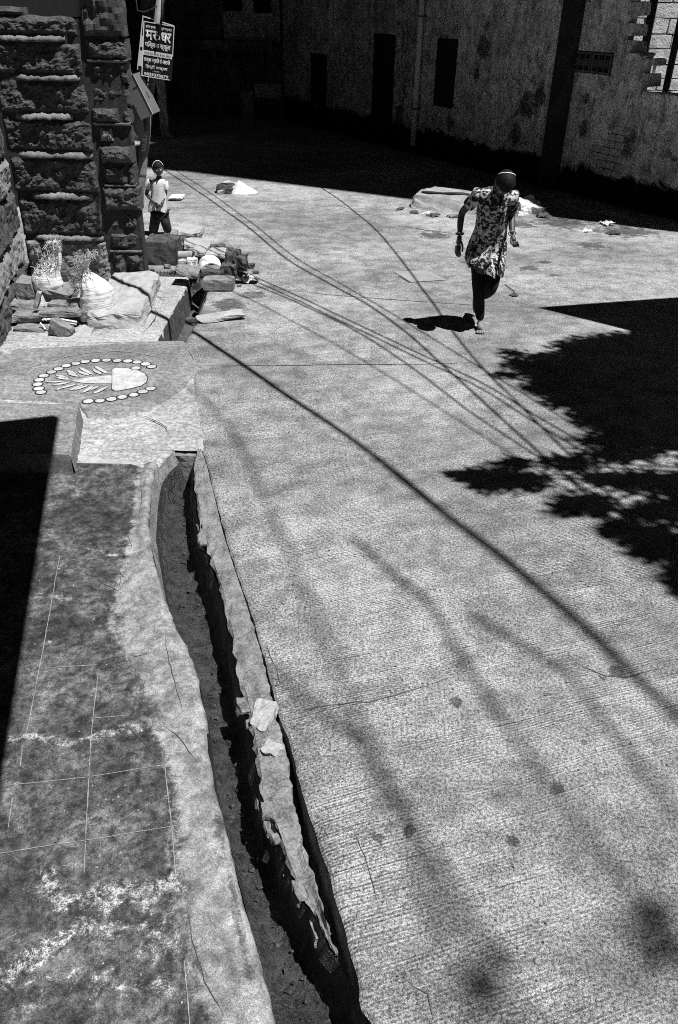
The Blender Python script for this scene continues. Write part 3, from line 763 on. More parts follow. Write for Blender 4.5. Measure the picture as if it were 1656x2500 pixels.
# barred gate
gx0 = BW(628, 300, 0.05).x; gx1 = BW(682, 300, 0.05).x; gz0 = BW(650, 395, 0.05).z; gz1 = BW(650, 245, 0.05).z
MB().box(gx0, gx1, YB - 0.02, YB - 0.012, gz0, gz1).build('gate_opening', M['black'], bh)  # black sheet on the wall in place of the shade behind the bars
for i in range(7):
    x = lerp(gx0, gx1, i/6); MB().box(x - 0.012, x + 0.012, YB - 0.06, YB - 0.035, gz0, gz1).build('gate_bar', M['iron'], bh)
for f in (0.05, 0.45, 0.95):
    z = lerp(gz0, gz1, f); MB().box(gx0, gx1, YB - 0.08, YB - 0.062, z - 0.02, z + 0.02).build('gate_rail', M['iron'], bh)
bpanel('lintel', 622, 686, 205, 238, 0.1, M['plaster_grey'])
t = BW(697, 200, 0.15)
tag(MB().tube([(t.x, YB - 0.15, -0.5), (t.x, YB - 0.15, 3.2)], 0.05, 10).build('rain_pipe', M['iron'], smooth=True), 'dark rain pipe in the corner beside the barred gate', 'pipe')
# pilaster and low rubble wall in front of it
pt0 = W(405, 340, 22.5); pt1 = W(398, 195, 22.5)
pil = empty('gate_pillar', (pt0.x, 22.5, -0.3), 'narrow grey plaster pillar behind the signpost', 'pillar')
MB().box(pt0.x - 0.09, pt0.x + 0.12, 22.4, 22.65, -0.4, pt1.z).build('shaft', M['plaster_grey'], pil)
MB().box(pt0.x - 0.13, pt0.x + 0.16, 22.36, 22.69, pt1.z, pt1.z + 0.06).build('cap', M['plaster_grey'], pil)
rw = empty('rubble_wall', (pt0.x + 0.8, 22.5, -0.3), 'low crumbling rubble wall in the shade behind the child', 'wall')
for i in range(26):
    f = i/25; px = lerp(414, 540, f); top = W(px, lerp(325, 400, f) + 8*nz(i*0.9, 2), 22.5)
    nst = 1 + int((top.z + 0.4)/0.2)
    for k in range(nst):
        bm_obj('stone', rough_box((top.x, 22.5 + 0.05*nz(i, k), lerp(-0.4, top.z, (k+0.5)/nst)), (0.075, 0, 0), (0, 0.12, 0), (0, 0, (top.z+0.4)/nst/2), i*3.1 + k, 1, 0.3), M['plaster_grey'] if (i + k) % 3 else M['stone'], rw)
# house behind the stone tower on the left (closes the view)
lhz = empty('side_house', (-9, 21, -0.5), 'dark side house beyond the stone corner pillar', 'house')
MB().box(-16, x0 - 0.2, 20.0, 26, -1.2, 3.6).build('wall', M['plaster_dim'], lhz)
MB().box(-16, -5.2, 10.6, 19.9, -1.2, 3.4).build('wing', M['black'], lhz)  # wing coloured black in place of the shade behind the stone wall

# ------------------------------------------------------------------ canopy slabs out of the picture whose shadows fall into it
def slab(name, pts_ground, z, th, label, cat, grow=None):
    pts = [sunlift(p, z) for p in pts_ground]
    root = empty(name, (sum(p.x for p in pts)/len(pts), sum(p.y for p in pts)/len(pts), z), label, cat)
    b = MB(); n = len(pts); b.v = [Vector((p.x, p.y, z)) for p in pts] + [Vector((p.x, p.y, z + th)) for p in pts]
    b.f = [tuple(reversed(range(n))), tuple(range(n, 2*n))] + [(i, (i+1) % n, n + (i+1) % n, n + i) for i in range(n)]
    b.build('slab', M['cement'], root)
    return root, pts
K0, K1, K2 = sunlift(G(146, 1019, 0.15), 3.9), sunlift(G(12, 1880, 0.01), 3.9), sunlift(G(0, 1035, 0.15), 3.9)
d1 = (K1 - K0).normalized(); d2 = (K2 - K0).normalized()
def drop(p): return Vector((p.x - AZX*COT*3.9, p.y - AZY*COT*3.9, 0))
slab('balcony', [drop(p) for p in (K0, K0 + d1*9.0, K0 + d1*9.0 + d2*5, K0 + d2*5)], 3.9, 0.14, 'unseen overhead slab added to cast the black shadow on the stoop', 'balcony')  # slab out of view, added for the stoop's shadow and outlined from it
a0 = G(1322, 753); a1 = G(1656, 728); a2 = G(1545, 808)
e1 = (a1 - a0).normalized(); e2 = (a2 - a0).normalized()
slab('roof_overhang', [a0, a0 + e1*7.5, a0 + e1*7.5 + e2*6.0, a0 + e2*6.0], 3.6, 0.12, 'roof overhang at the right whose wedge shaped shadow reaches the street', 'roof')

# ------------------------------------------------------------------ overhead cables (their shadows run down the street)
def cable(pix, zs, r, label, ext=1.0):
    ts = []
    n = len(pix)
    pts = []
    for i, (x, y) in enumerate(pix):
        pts.append(sunlift(G(x, y), zs[0] + (zs[1]-zs[0])*i/(n-1)))
    d0 = (pts[0]-pts[1]).normalized(); d1 = (pts[-1]-pts[-2]).normalized()
    d0.z = max(d0.z, 0.05); d1.z = max(d1.z, 0.05)
    pts = [pts[0] + d0*2.5*ext, pts[0] + d0*1.0*ext] + pts + [pts[-1] + d1*1.2, pts[-1] + d1*4]
    fine = []
    for i in range(len(pts)-1):
        p0, p1, p2, p3 = pts[max(i-1, 0)], pts[i], pts[i+1], pts[min(i+2, len(pts)-1)]
        for k in range(5):
            t = k/5
            fine.append(0.5*((2*p1) + (p2-p0)*t + (2*p0-5*p1+4*p2-p3)*t*t + (3*p1-p0-3*p2+p3)*t**3))
    fine.append(pts[-1])
    b = MB().tube(fine, r, 7)
    return tag(b.build('overhead_cable', M['cable'], smooth=True), label, 'cable', 'cables strung above the street')
cable([(468,808),(560,868),(690,957),(800,1030),(900,1103),(1000,1180),(1100,1262),(1220,1350),(1330,1442),(1450,1545),(1560,1655),(1656,1745)], (3.6, 10.5), 0.025, 'thickest overhead cable, its shadow crossing the middle of the street')
cable([(455,800),(640,925),(850,1068),(1050,1232),(1250,1388),(1450,1568),(1656,1760)], (4.6, 11.5), 0.014, 'thinner cable hung beside the thickest overhead cable')
cable([(622,676),(800,757),(1000,852),(1170,932),(1300,1010),(1430,1085)], (3.4, 4.2), 0.012, 'upper cable of the pair strung towards the tree')
cable([(617,684),(795,766),(995,862),(1165,944),(1290,1022),(1420,1100)], (3.6, 4.4), 0.012, 'lower cable of the pair strung towards the tree')
cable([(632,700),(750,750),(860,803),(1000,893),(1140,1000),(1260,1080),(1380,1160)], (3.6, 4.6), 0.012, 'single cable strung below the pair')
cable([(480,465),(600,550),(700,632),(800,690),(900,745),(990,810),(1080,890),(1200,1000),(1300,1090)], (3.4, 4.4), 0.015, 'cable whose shadow starts at the far shaded corner')
cable([(505,465),(620,548),(720,628),(820,686),(915,740)], (3.3, 3.9), 0.010, 'thin twin of the far corner cable')
cable([(825,485),(870,520),(920,563),(970,622),(1020,690),(1068,755),(1110,815),(1180,900),(1270,990)], (3.3, 4.4), 0.014, 'cable whose shadow runs past the running girl')
cable([(640,745),(800,830),(960,925),(1110,1020),(1220,1090)], (4.6, 5.4), 0.009, 'faint high cable over the middle street')
cable([(1050,1480),(1110,1580),(1180,1690),(1265,1810),(1360,1940),(1455,2064),(1560,2200),(1650,2310)], (10, 13.0), 0.021, 'high blurred cable over the near street', 0.4)
cable([(1390,1650),(1460,1740),(1540,1840),(1620,1940),(1700,2050)], (10, 13), 0.020, 'high blurred cable at the right over the near street', 0.4)
cable([(900,1830),(960,1930),(1040,2060),(1130,2220),(1240,2440)], (10.5, 13), 0.020, 'high faint cable above the near middle of the street', 0.4)
cable([(560,1040),(600,1120),(650,1220),(700,1330),(770,1500),(850,1700)], (11, 13), 0.016, 'highest faint cable above the drain edge', 0.4)

# ------------------------------------------------------------------ tree beyond the right edge: only its shadow is in view
random.seed(21)
tree_base = Vector((6.2, 3.9, 0.0))
tree = empty('neem_tree', tree_base, 'leafy tree at the right casting the dark leaf shadow on the street', 'tree')
clumps = [  # photo position of the clump's shadow, radii in photo pixels, height, leaves
    (1460,880,130,48,4.4,2200), (1560,950,150,75,4.5,4600), (1610,1040,110,60,4.3,2600), (1390,935,95,40,4.2,1700), (1330,890,90,24,3.9,900), (1500,845,130,28,4.6,1700), (1440,925,130,60,4.3,2600), (1600,828,110,24,4.8,1300), (1530,1010,120,50,4.3,2200), (1640,900,110,70,4.6,2200),
    (1600,860,110,40,4.8,2200), (1700,980,140,110,4.8,5000), (1260,862,35,9,3.6,90), (1250,915,40,10,3.8,90), (1390,985,60,14,3.8,200), (1345,950,60,14,3.8,200), (1480,1010,80,22,4.0,420),
    (1225,1168,85,34,3.6,620), (1150,1160,45,12,3.5,110), (1310,1180,50,22,3.6,160), (1270,1130,50,14,3.6,110), (1435,1235,85,30,3.9,480), (1400,1130,80,20,3.8,230), (1530,1110,110,22,4.0,420), (1590,1180,100,30,4.1,560),
    (1530,1290,60,28,4.0,260), (1620,1330,80,42,4.2,640), (1680,1240,90,60,4.3,800), (1480,1170,70,18,3.8,170), (1590,1250,60,22,4.0,230), (1700,1400,60,60,4.4,500), (1490,1075,90,18,4.0,330), (1760,1120,90,90,4.6,1200),
    (1650,2330,70,120,11.5,30), (1600,2250,50,80,10.5,22), (1215,2440,50,110,11.5,18), (1245,2350,40,60,10.5,12)]
lv, lf = [], []
limb_to = []
for (px, py, rx, ry, z, cnt) in clumps:
    z += 1.1; cw = sunlift(G(px, py), z); limb_to.append(cw)
    for _ in range(cnt):
        while True:
            u, v = random.gauss(0, 0.5), random.gauss(0, 0.5)
            if u*u + v*v < 1.3: break
        p = sunlift(G(px + u*rx, py + v*ry), z + random.uniform(-0.3, 0.3))
        if p.z < 3.15: p.z = 3.15 + random.random()*0.1
        ang = math.pi + random.gauss(0.0, 0.55); tilt = random.gauss(-0.1, 0.35)
        d = Vector((math.cos(ang)*math.cos(tilt), math.sin(ang)*math.cos(tilt), math.sin(tilt)))
        s = d.cross(Vector((random.gauss(0, 0.3), random.gauss(0, 0.3), 1))).normalized()
        l = random.uniform(0.06, 0.13); w = random.uniform(0.012, 0.022)
        n = len(lv)
        lv += [p, p + d*l*0.45 + s*w, p + d*l, p + d*l*0.45 - s*w]; lf.append((n, n+1, n+2, n+3))
mesh('crown', lv, lf, M['leaf'], tree)
b = MB()
tp = [tree_base + Vector((0, 0, -0.3)), tree_base + Vector((-0.05, 0.1, 1.2)), tree_base + Vector((-0.2, 0.1, 2.6)), tree_base + Vector((-0.35, 0.2, 3.8))]
b.tube(tp, [0.24, 0.2, 0.17, 0.13], 12); b.build('trunk', M['bark'], tree, True)
for i, c in enumerate(limb_to[:-4]):
    if i % 2 == 0 or i < 8 or i in (13, 15, 17, 20):
        st = tp[2].lerp(tp[3], (i % 5)/5)
        mid = st.lerp(c, 0.5) + Vector((0, 0, 0.35)); mid.z = max(mid.z, 3.3)
        MB().tube([st, st.lerp(mid, 0.5) + Vector((0, 0, 0.1)), mid, c], [0.06, 0.04, 0.022, 0.006], 6).build('limb', M['bark'], tree, True)

# ------------------------------------------------------------------ rough stone wall end on the left
def ashlar(p0, u, n, w, z0, z1, seed, amp=0.05, nx=14, ny=8, depth=0.12):
    # a rock-faced block: p0 lower left corner, u along, n outward
    b = MB(); p0, u, n = Vector(p0), Vector(u), Vector(n)
    h = z1 - z0; grid = []
    for j in range(ny+1):
        r = []
        for i in range(nx+1):
            a, c = i/nx, j/ny
            x = a*w; z = z0 + c*h
            e = min(a, 1-a)*w; f = min(c, 1-c)*h; edge = min(1.0, min(e, f)/0.045)
            P = p0 + u*x; q = Vector((P.x*5 + seed*7.3, P.y*5, z*5))
            d = amp*(0.6 + 0.75*noise.noise(q) + 0.42*noise.noise(q*2.7) + 0.3*noise.noise(q*6.1) + 0.2*noise.noise(q*13))*(0.15 + 0.85*edge) - 0.012*(1-edge)
            jx = 0.012*noise.noise(q*2 + Vector((9, 0, 0))); jz = 0.012*noise.noise(q*2 + Vector((0, 9, 0)))
            r.append(p0 + u*(x + jx) + n*d + Vector((0, 0, z + jz)))
        grid.append(r)
    base = len(b.v)
    for r in grid: b.v += r
    for j in range(ny):
        for i in range(nx):
            a = base + j*(nx+1) + i; b.f.append((a, a+1, a+nx+2, a+nx+1))
    # sides back into the wall
    ring = [grid[0][i] for i in range(nx+1)] + [grid[j][nx] for j in range(1, ny+1)] + [grid[ny][i] for i in range(nx-1, -1, -1)] + [grid[j][0] for j in range(ny-1, 0, -1)]
    back = [p - n*(depth + (p - p0).dot(n)) for p in ring]
    b.rings([ring, back])
    return b
YS = 9.05
sw = empty('stone_wall', (-2.8, YS + 0.15, 0), 'end of a dark rock faced stone wall with pale mortar ledges beside the signpost', 'wall')
def zs(py, px=150): return W(px, py, YS).z
XA, XB, XC = -3.44, -2.615, -2.2
MB().box(XA - 0.1, XC - 0.05, YS - 0.004, YS + 0.16, -0.2, zs(45)).build('core', M['pointing'], sw)
MB().box(XB + 0.03, XC - 0.05, YS - 0.003, YS + 0.162, zs(45) + 0.001, 3.3).build('core', M['pointing'], sw)
U, Nf = Vector((1, 0, 0)), Vector((0, -1, 0))
lrows = [(28,88),(101,183),(196,277),(291,370),(385,470),(486,575),(584,700)]
for i, (a, c) in enumerate(lrows):
    j = 0.02*nz(i*3.3, 1)
    ashlar((XA - 0.12, YS, 0), U, Nf, XB - XA + 0.10 + j, zs(c), zs(a) if i else zs(40), i + 1, 0.05, 44, 24).build('stone_block', M['stone'] if i < 6 else M['stone_mid'], sw)
    if i == 0:
        ashlar((XA - 0.05, YS + 0.02, 0), U, Nf, 0.34, zs(42), zs(18, 60), 33, 0.05, 10, 6).build('stone_block', M['stone'], sw)
for i in range(len(lrows)):
    dz_ = 0.02*nz(i*1.9, 7); zt = zs(lrows[i][1] - 4); zb = zs(lrows[i+1][0] + 3) if i + 1 < len(lrows) else zs(708)
    rs = []
    f0_, f1_ = (0.0, 0.12, 0.05, 0.0, 0.08, 0.02, 0.3)[i], (0.85, 0.97, 0.80, 1.0, 0.92, 0.99, 0.7)[i]
    for k in range(41):
        x = lerp(lerp(XA, XB - 0.05, f0_), lerp(XA, XB - 0.05, f1_), k/40) + 0.01*nz(k*0.7, i); fade = min(1.0, (k + 1)/7, (41 - k)/7)
        o = (0.10 + 0.04*nz(k*0.23, i*4.4) + 0.006*nz(k*0.9, i))*fade*(0.75 if i < 6 else 0.3); m_ = lerp(zb, zt, 0.22 + 0.3*nz(k*0.3, i*2.2))
        tl_ = 0.03*(k/40 - 0.5)*(-1 if i > 2 else 1); m_ += tl_*0.4
        rs.append([(x, YS + 0.06, zt + 0.012 + 0.01*nz(k*0.8, i)), (x, YS - o*0.3, lerp(m_, zt, 0.7) + 0.012*nz(k*0.5, i + 3)), (x, YS - o, m_), (x, YS - o*0.5, lerp(m_, zb, 0.5)), (x, YS + 0.06, zb - 0.01)])
    MB().rings(rs, close=False).build('mortar_joint', M['ledge_mortar'], sw, True)
rrows = [(-60,90,1),(94,148,1),(152,203,2),(208,259,1),(264,302,2),(304,352,2),(356,398,1),(402,452,2),(456,512,1),(516,560,2),(564,612,1),(616,700,2)]
random.seed(5)
for i, (a, c, k) in enumerate(rrows):
    z0, z1 = zs(c, 300), (zs(a, 300) if a > 0 else 3.3)
    xl = XB + 0.02 + random.uniform(-0.02, 0.02); xr = lerp(XC, XC - 0.06, i/11) + random.uniform(-0.02, 0.03)
    cut = lerp(xl, xr, random.uniform(0.22, 0.78))
    segs = [(xl, xr)] if k == 1 else [(xl, cut - 0.012), (cut + 0.012, xr)]
    for q, (s0, s1) in enumerate(segs):
        o = random.uniform(-0.02, 0.03)
        ashlar((s0, YS - o, 0), U, Nf, s1 - s0, z0 + 0.006, z1 - 0.006, i*5 + q + 50, 0.055, 26, 18, 0.13 + o).build('stone_block', M['stone_mid'] if (i*2 + q) % 7 == 3 else M['stone'], sw)
    if i % 3 == 1:
        rs = []
        for kk in range(17):
            x = lerp(xl, xr, kk/16); o = 0.035 + 0.025*nz(kk*0.4, i*7)
            rs.append([(x, YS + 0.05, z0 + 0.02), (x, YS - o, z0 + 0.004), (x, YS - o*0.4, z0 - 0.018), (x, YS + 0.05, z0 - 0.02)])
        MB().rings(rs, close=False).build('mortar_joint', M['ledge_mortar'], sw, True)
# the wall that returns towards the viewer, rough hewn
q0 = Vector((-3.17, 6.98, 0)); q1 = Vector((XA - 0.16, YS + 0.02, 0)); u = (q1 - q0); Lq = u.length; u.normalize(); nn = Vector((u.y, -u.x, 0))
if nn.x < 0: nn = -nn
rt_w = empty('return_wall', (-3.2, 8.0, 0), 'rough stone return wall at the left edge with slanting tool marks', 'wall')
random.seed(12)
z = -0.1; i = 0
while z < 2.6:
    h = random.uniform(0.3, 0.46); s = 0.0
    while s < Lq - 0.1:
        w = min(random.uniform(0.5, 0.9), Lq - s)
        ashlar(q0 + u*s, u, nn, w - 0.015, z, z + h - 0.015, i*3 + s*11 + 90, 0.045, 24, 14, 0.3).build('stone_block', M['stone_mid'] if (i % 2) else M['stone'], rt_w)
        s += w
    z += h; i += 1
# doorway jamb further left (black opening at the picture edge)
dj = empty('door_recess', (-4.2, 6.2, 0), 'dark door recess at the left edge', 'door')
MB().box(-5.6, -3.35, 6.45, 6.9, -0.1, 2.4).build('door_leaf', M['black'], dj)
MB().box(-6.5, -5.6, 5.9, 6.9, -0.1, 2.6).build('jamb', M['stone'], dj)

# ------------------------------------------------------------------ plinth, step and painted slab
FR = G(192, 984, 0.15); NR = G(172, 1110, 0.15)
pl = empty('cement_plinth', (FR.x - 1, (FR.y + NR.y)/2, 0), 'low grey cement plinth half in black shadow by the painted slab', 'plinth')
vs, fs = [], []
nx, ny = 40, 22
for j in range(ny+1):
    for i in range(nx+1):
        a, c = i/nx, j/ny
        xr = lerp(NR.x, FR.x, c) + 0.012*nz(c*8, 3); x = xr - (1-a)**1.5*2.6 if a < 1 else xr
        vs.append((x, lerp(NR.y, FR.y, c), 0.15 + 0.004*nz(x*6, c*9) - (0.012 if i == nx or j == ny else 0)))
for j in range(ny):
    for i in range(nx):
        a = j*(nx+1) + i; fs.append((a, a+1, a+nx+2, a+nx+1))
base = len(vs)
for j in range(ny+1): v = vs[j*(nx+1) + nx]; vs.append((v[0] + 0.015, v[1], -0.02))
for j in range(ny): fs.append((j*(nx+1)+nx, base+j, base+j+1, (j+1)*(nx+1)+nx))
b2 = len(vs)
for i in range(nx+1): v = vs[ny*(nx+1) + i]; vs.append((v[0], v[1] + 0.01, -0.02))
for i in range(nx): fs.append((ny*(nx+1)+i, ny*(nx+1)+i+1, b2+i+1, b2+i))
b3 = len(vs)
for i in range(nx+1): v = vs[i]; vs.append((v[0], v[1] - 0.01, -0.02))
for i in range(nx): fs.append((i, b3+i, b3+i+1, i+1))
mesh('plinth_top', vs, fs, apron_material('plinth_cement', 0.12, 0.24), pl)
bm_obj('step_stone', rough_box((-3.42, 6.33, 0.04), (0.36, 0, 0), (0.05, 0.36, 0), (0, 0, 0.075), 3, 4, 0.12), M['stone_pale'])
tag(bpy.data.objects['step_stone'], 'pale step stone at the left edge beside the painted slab', 'step')

SLAB = [(30,862),(38,853),(120,849),(220,843),(330,834),(438,832),(450,846),(463,864),(477,893),(470,912),(440,942),(410,965),(375,985),(330,1003),(270,1012),(215,1012),(196,985),(120,972),(20,968),(-60,960),(-60,880)]
sp = [G(x, y, 0.012) for x, y in SLAB]
fine = []
for p, q in zip(sp, sp[1:] + sp[:1]):
    k = max(1, int((q-p).length/0.05))
    for i in range(k):
        r = p.lerp(q, i/k); fine.append(r + Vector((0.012*nz(r.x*9, r.y*9, 1), 0.012*nz(r.x*9, r.y*9, 5), 0)))
b = MB(); n = len(fine); cm_ = sum(fine, Vector())/n; b.v = fine + [Vector((p.x + (p.x-cm_.x)*0.05, p.y + (p.y-cm_.y)*0.07, -0.012)) for p in fine]
b.f = [tuple(range(n))] + [(i, n+i, n+(i+1) % n, (i+1) % n) for i in range(n)]
slab_ = b.build('threshold_slab', apron_material('threshold_cement', 0.14, 0.26))
tag(slab_, 'grey cement threshold slab carrying a white painted floor drawing', 'slab')
M['rangoli'] = rough_mat('worn_white_paint', 0.20, 0.58, 14, 90, 0.55, 0.2, 0.004)
rg = empty('floor_drawing', G(230, 925, 0.013), 'white painted threshold drawing: ring of discs round a leafy arrow shape', 'floor drawing')
def Z3(x, y): return G(x/3.136, 500 + y/3.136, 0.013)
ring = [(315,1437),(298,1410),(290,1376),(302,1343),(337,1311),(396,1283),(450,1257),(509,1234),(584,1216),(654,1202),(735,1194),(818,1192),(900,1195),(979,1198),(1052,1206),(1117,1221),(1163,1241),(1042,1253),
        (677,1506),(766,1502),(854,1489),(938,1474),(1025,1457),(1095,1432),(1155,1408)]
def flat_poly(name, pts, z, mat, parent, outline=0.0):
    c = sum(pts, Vector())/len(pts); n = len(pts)
    vs = [Vector((p.x, p.y, z)) for p in pts]; fs = [tuple(range(n))]; me = None
    if outline:
        for p in pts:
            d = (p - c); d.z = 0; L = d.length; vs.append(Vector((c.x + d.x*(L+outline)/L, c.y + d.y*(L+outline)/L, z)))
        fs += [(i, n+i, n+(i+1) % n, (i+1) % n) for i in range(n)]
    o = mesh(name, vs, fs, mat, parent)
    if outline:
        o.data.materials.append(M['line_black'])
        for p in o.data.polygons[1:]: p.material_index = 1
    return o
for i, (x, y) in enumerate(ring):
    c = Z3(x, y); r = 0.037 + 0.004*nz(i*1.7, 2)
    flat_poly('disc', [c + Vector((r*math.cos(w*math.pi/9)*1.06, r*math.sin(w*math.pi/9)*(1+0.1*nz(i, 5)), 0)) for w in range(18)], 0.0165 + 0.0006*(i % 2), M['rangoli'], rg, 0.011)
flat_poly('arrow_head', [Z3(*p) for p in [(862,1262),(880,1250),(960,1251),(1060,1271),(1112,1298),(1130,1330),(1120,1362),(1080,1388),(1000,1408),(920,1424),(880,1426),(860,1412)]], 0.0168, M['rangoli'], rg, 0.009)
flat_poly('stem', [Z3(*p) for p in [(545,1350),(620,1334),(720,1318),(800,1310),(858,1306),(858,1370),(800,1370),(740,1370),(640,1366)]], 0.0162, M['rangoli'], rg, 0.004)
for i, (xa, ya, xb, yb) in enumerate([(722,1233,828,1296),(712,1262,780,1300),(608,1246,715,1305),(600,1276,690,1310),(510,1268,590,1302),(520,1292,610,1320),(425,1302,530,1330),(430,1322,545,1342),(345,1358,500,1356),
        (400,1383,540,1360),(430,1421,510,1387),(460,1408,590,1375),(530,1425,640,1381),(562,1420,680,1384),(622,1446,720,1388),(655,1432,762,1388),(712,1450,830,1391)]):
    p, q = Z3(xa, ya), Z3(xb, yb); d = q - p; s = Vector((-d.y, d.x, 0)).normalized()*0.019
    flat_poly('leaf_stroke', [p, p.lerp(q, 0.2) + s*0.8, p.lerp(q, 0.5) + s, p.lerp(q, 0.8) + s*0.7, q, p.lerp(q, 0.8) - s*0.7, p.lerp(q, 0.5) - s, p.lerp(q, 0.2) - s*0.8], 0.0165 + 0.0007*(i % 3), M['rangoli'], rg, 0.007)
ribbon([Z3(x, y) for x, y in [(240,1245),(380,1200),(520,1162),(700,1132),(900,1120),(1080,1138),(1190,1165)]], 0.014, 0.0164, M['mortar'], 'outer_arc', rg, 0.004, 3.0)

# ------------------------------------------------------------------ cement ledge, stacked stones, sacks
lg = bm_obj('cement_ledge', rough_box((-2.26, 8.22, 0.055), (0.25, 0.03, 0), (-0.06, 0.70, 0), (0, 0, 0.105), 8, 9, 0.30), M['stone_pale'])
tag(lg, 'rounded pale cement ledge under the white sack', 'ledge')
def ZP(x, y): return (x/4.356, 620 + y/4.356)
def px_box(name, zx0, zx1, zy0, zy1, Y, dep, mat, seed, label, cat='stone', tilt=0.0, amp=0.28, cuts=3, yaw=0.0, group='stones stacked beside the sacks', conv=ZP):
    a = conv(zx0, zy0); c = conv(zx1, zy1)
    p = W(*a, Y); q = W(*c, Y)
    cx, cz = (p.x + q.x)/2, (p.z + q.z)/2; hw, hz_ = abs(q.x - p.x)/2, abs(p.z - q.z)/2
    R = Matrix.Rotation(yaw, 3, 'Z') @ Matrix.Rotation(tilt, 3, 'Y')
    bm = rough_box((cx, Y + dep/2, cz), R @ Vector((hw, 0, 0)), R @ Vector((0, dep/2, 0)), R @ Vector((0, 0, hz_)), seed, cuts, amp)
    return tag(bm_obj(name, bm, mat), label, cat, group)
px_box('stone', 150, 375, 300, 510, 7.85, 0.22, M['stone_mid'], 1, 'upright block at the top left of the stone stack')
px_box('stone', 85, 365, 535, 620, 7.70, 0.26, M['stone_mid'], 2, 'thin slab under the upright block at the left')
px_box('stone', 100, 430, 650, 745, 7.54, 0.26, M['stone_mid'], 3, 'wide slab in the left middle of the stone stack')
px_box('stone', 130, 495, 790, 895, 7.40, 0.22, M['stone_mid'], 4, 'dark rough block low at the left of the stack')
px_box('stone', 225, 940, 915, 965, 7.27, 0.14, M['stone_mid'], 5, 'long thin slab lowest at the front of the stack', amp=0.4)
px_box('stone', 440, 750, 400, 525, 7.80, 0.26, M['stone_mid'], 6, 'wedge shaped stone on top of the stack in the middle', tilt=0.15, amp=0.4)
px_box('stone', 500, 905, 525, 595, 7.68, 0.24, M['stone_mid'], 7, 'flat slab below the wedge shaped stone')
px_box('stone', 425, 850, 615, 690, 7.52, 0.26, M['stone_mid'], 8, 'broad slab with pale top in the middle of the stack', tilt=-0.03)
px_box('stone', 520, 770, 745, 895, 7.29, 0.12, M['stone_mid'], 9, 'triangular stone leaning at the front of the stack', tilt=0.35, amp=0.5)
px_box('stone', 350, 430, 400, 590, 7.62, 0.06, M['stone_pale'], 10, 'narrow pale slab leaning between the stacked stones', tilt=0.4)
# tilted pale slab in front
p0, p1, p2, p3 = [W(*ZP(x, y), Y) for x, y, Y in ((770, 905, 7.26), (945, 905, 7.26), (1020, 745, 7.52), (865, 745, 7.52))]
cc = (p0+p1+p2+p3)/4
tag(bm_obj('stone', rough_box(cc - Vector((0, 0, 0.03)), (p1-p0+p2-p3)/4, (p3-p0+p2-p1)/4, (0, 0, 0.03), 21, 3, 0.3), M['stone_pale']), 'tilted pale slab at the right front of the stack', 'stone', 'stones stacked beside the sacks')
M['plastic'] = rough_mat('white_plastic', 0.6, 0.8, 6, 60, 0.4, 0.2, 0.004, 0.5, 0.4)
cr = empty('plastic_crate', W(*ZP(640, 760), 7.55), 'crushed white plastic strips wedged between the stacked stones', 'plastic strips')
for k, (xa, ya, xb, yb) in enumerate([(455,705,500,705),(505,695,820,725),(535,725,815,748),(520,745,530,790),(425,735,480,800)]):
    p, q = W(*ZP(xa, ya), 7.42), W(*ZP(xb, yb), 7.42)
    m = (p+q)/2 + Vector((0, 0, 0.012))
    MB().tube([p, m, q], 0.011, 6).build('strip', M['plastic'], cr)

def sack(rings_, Y, label, folds, seed, tuft, text=None):
    root = empty('sack', W(rings_[0][0], rings_[0][1], Y), label, 'sack', 'woven sacks by the stone wall')
    rs = []
    n = 48
    ex = []
    for i in range(len(rings_)-1):                                 # smooth profile
        for k in range(4):
            t = k/4; ex.append(tuple(lerp(rings_[i][j], rings_[i+1][j], t) for j in range(4)))
    ex.append(rings_[-1])
    for i, (px, py, hw, fo) in enumerate(ex):
        c = W(px, py, Y); r = abs(W(px + hw, py, Y).x - c.x)
        rr_ = []
        for k in range(n):
            w = 2*math.pi*k/n
            q = r*(1 + fo*math.cos(folds*w + 1.5*nz(w*2, seed)) + 0.05*nz(3*math.cos(w), 3*math.sin(w), i*0.35 + seed) + (1 - fo*3)*0.02*math.sin(i*2.1 + 2*nz(math.cos(w)*2, math.sin(w)*2, seed)))
            tilt = 0.10*r*math.cos(w)
            rr_.append((c.x + q*math.cos(w), c.y + q*0.85*math.sin(w), c.z + tilt))
        rs.append(rr_)
    t = NT('woven_sack'); wv = t.noise(1, 4, 0.6, t.vmap((14, 14, 90))); a = t.noise(9, 5, 0.6)
    m = t.done(t.mix(t.ramp(wv, 0.4, 0.6), 0.52, 0.78), 0.75, t.bump(t.math('ADD', wv, a), 0.7, 0.01), 0.2)
    MB().rings(rs, cap0=True).build('sack_body', m, root, True)
    b = MB(); random.seed(seed)
    for (px, py, sx, sy, cnt) in tuft:
        for _ in range(cnt):
            p = W(px + random.gauss(0, sx), py + random.gauss(0, sy), Y + random.gauss(-0.03, 0.05))
            d = Vector((random.gauss(0, 0.6), random.gauss(-0.2, 0.5), random.gauss(0.1, 0.8))).normalized()*random.uniform(0.03, 0.12)
            b.tube([p - d*0.5, p + Vector((random.gauss(0, 0.008), random.gauss(0, 0.008), 0.01)), p + d*0.5], 0.0022, 3, False)
    tag(b.build('straw', M['straw'], root), kind='stuff')
    return root
sk = sack([(230,776,34,0.0),(236,764,41,0.0),(238,745,42,0.0),(237,722,41,0.01),(236,706,38,0.02),(229,693,33,0.05),(221,679,22,0.10),(213,666,11,0.14),(208,655,7,0.15),(206,644,12,0.2),(203,636,17,0.25)], 7.72,
     'large white woven sack tied at the neck with straw on top', 11, 3, [(203,632,9,5,70),(224,624,8,4,45),(188,648,4,10,40),(180,692,7,6,60)])
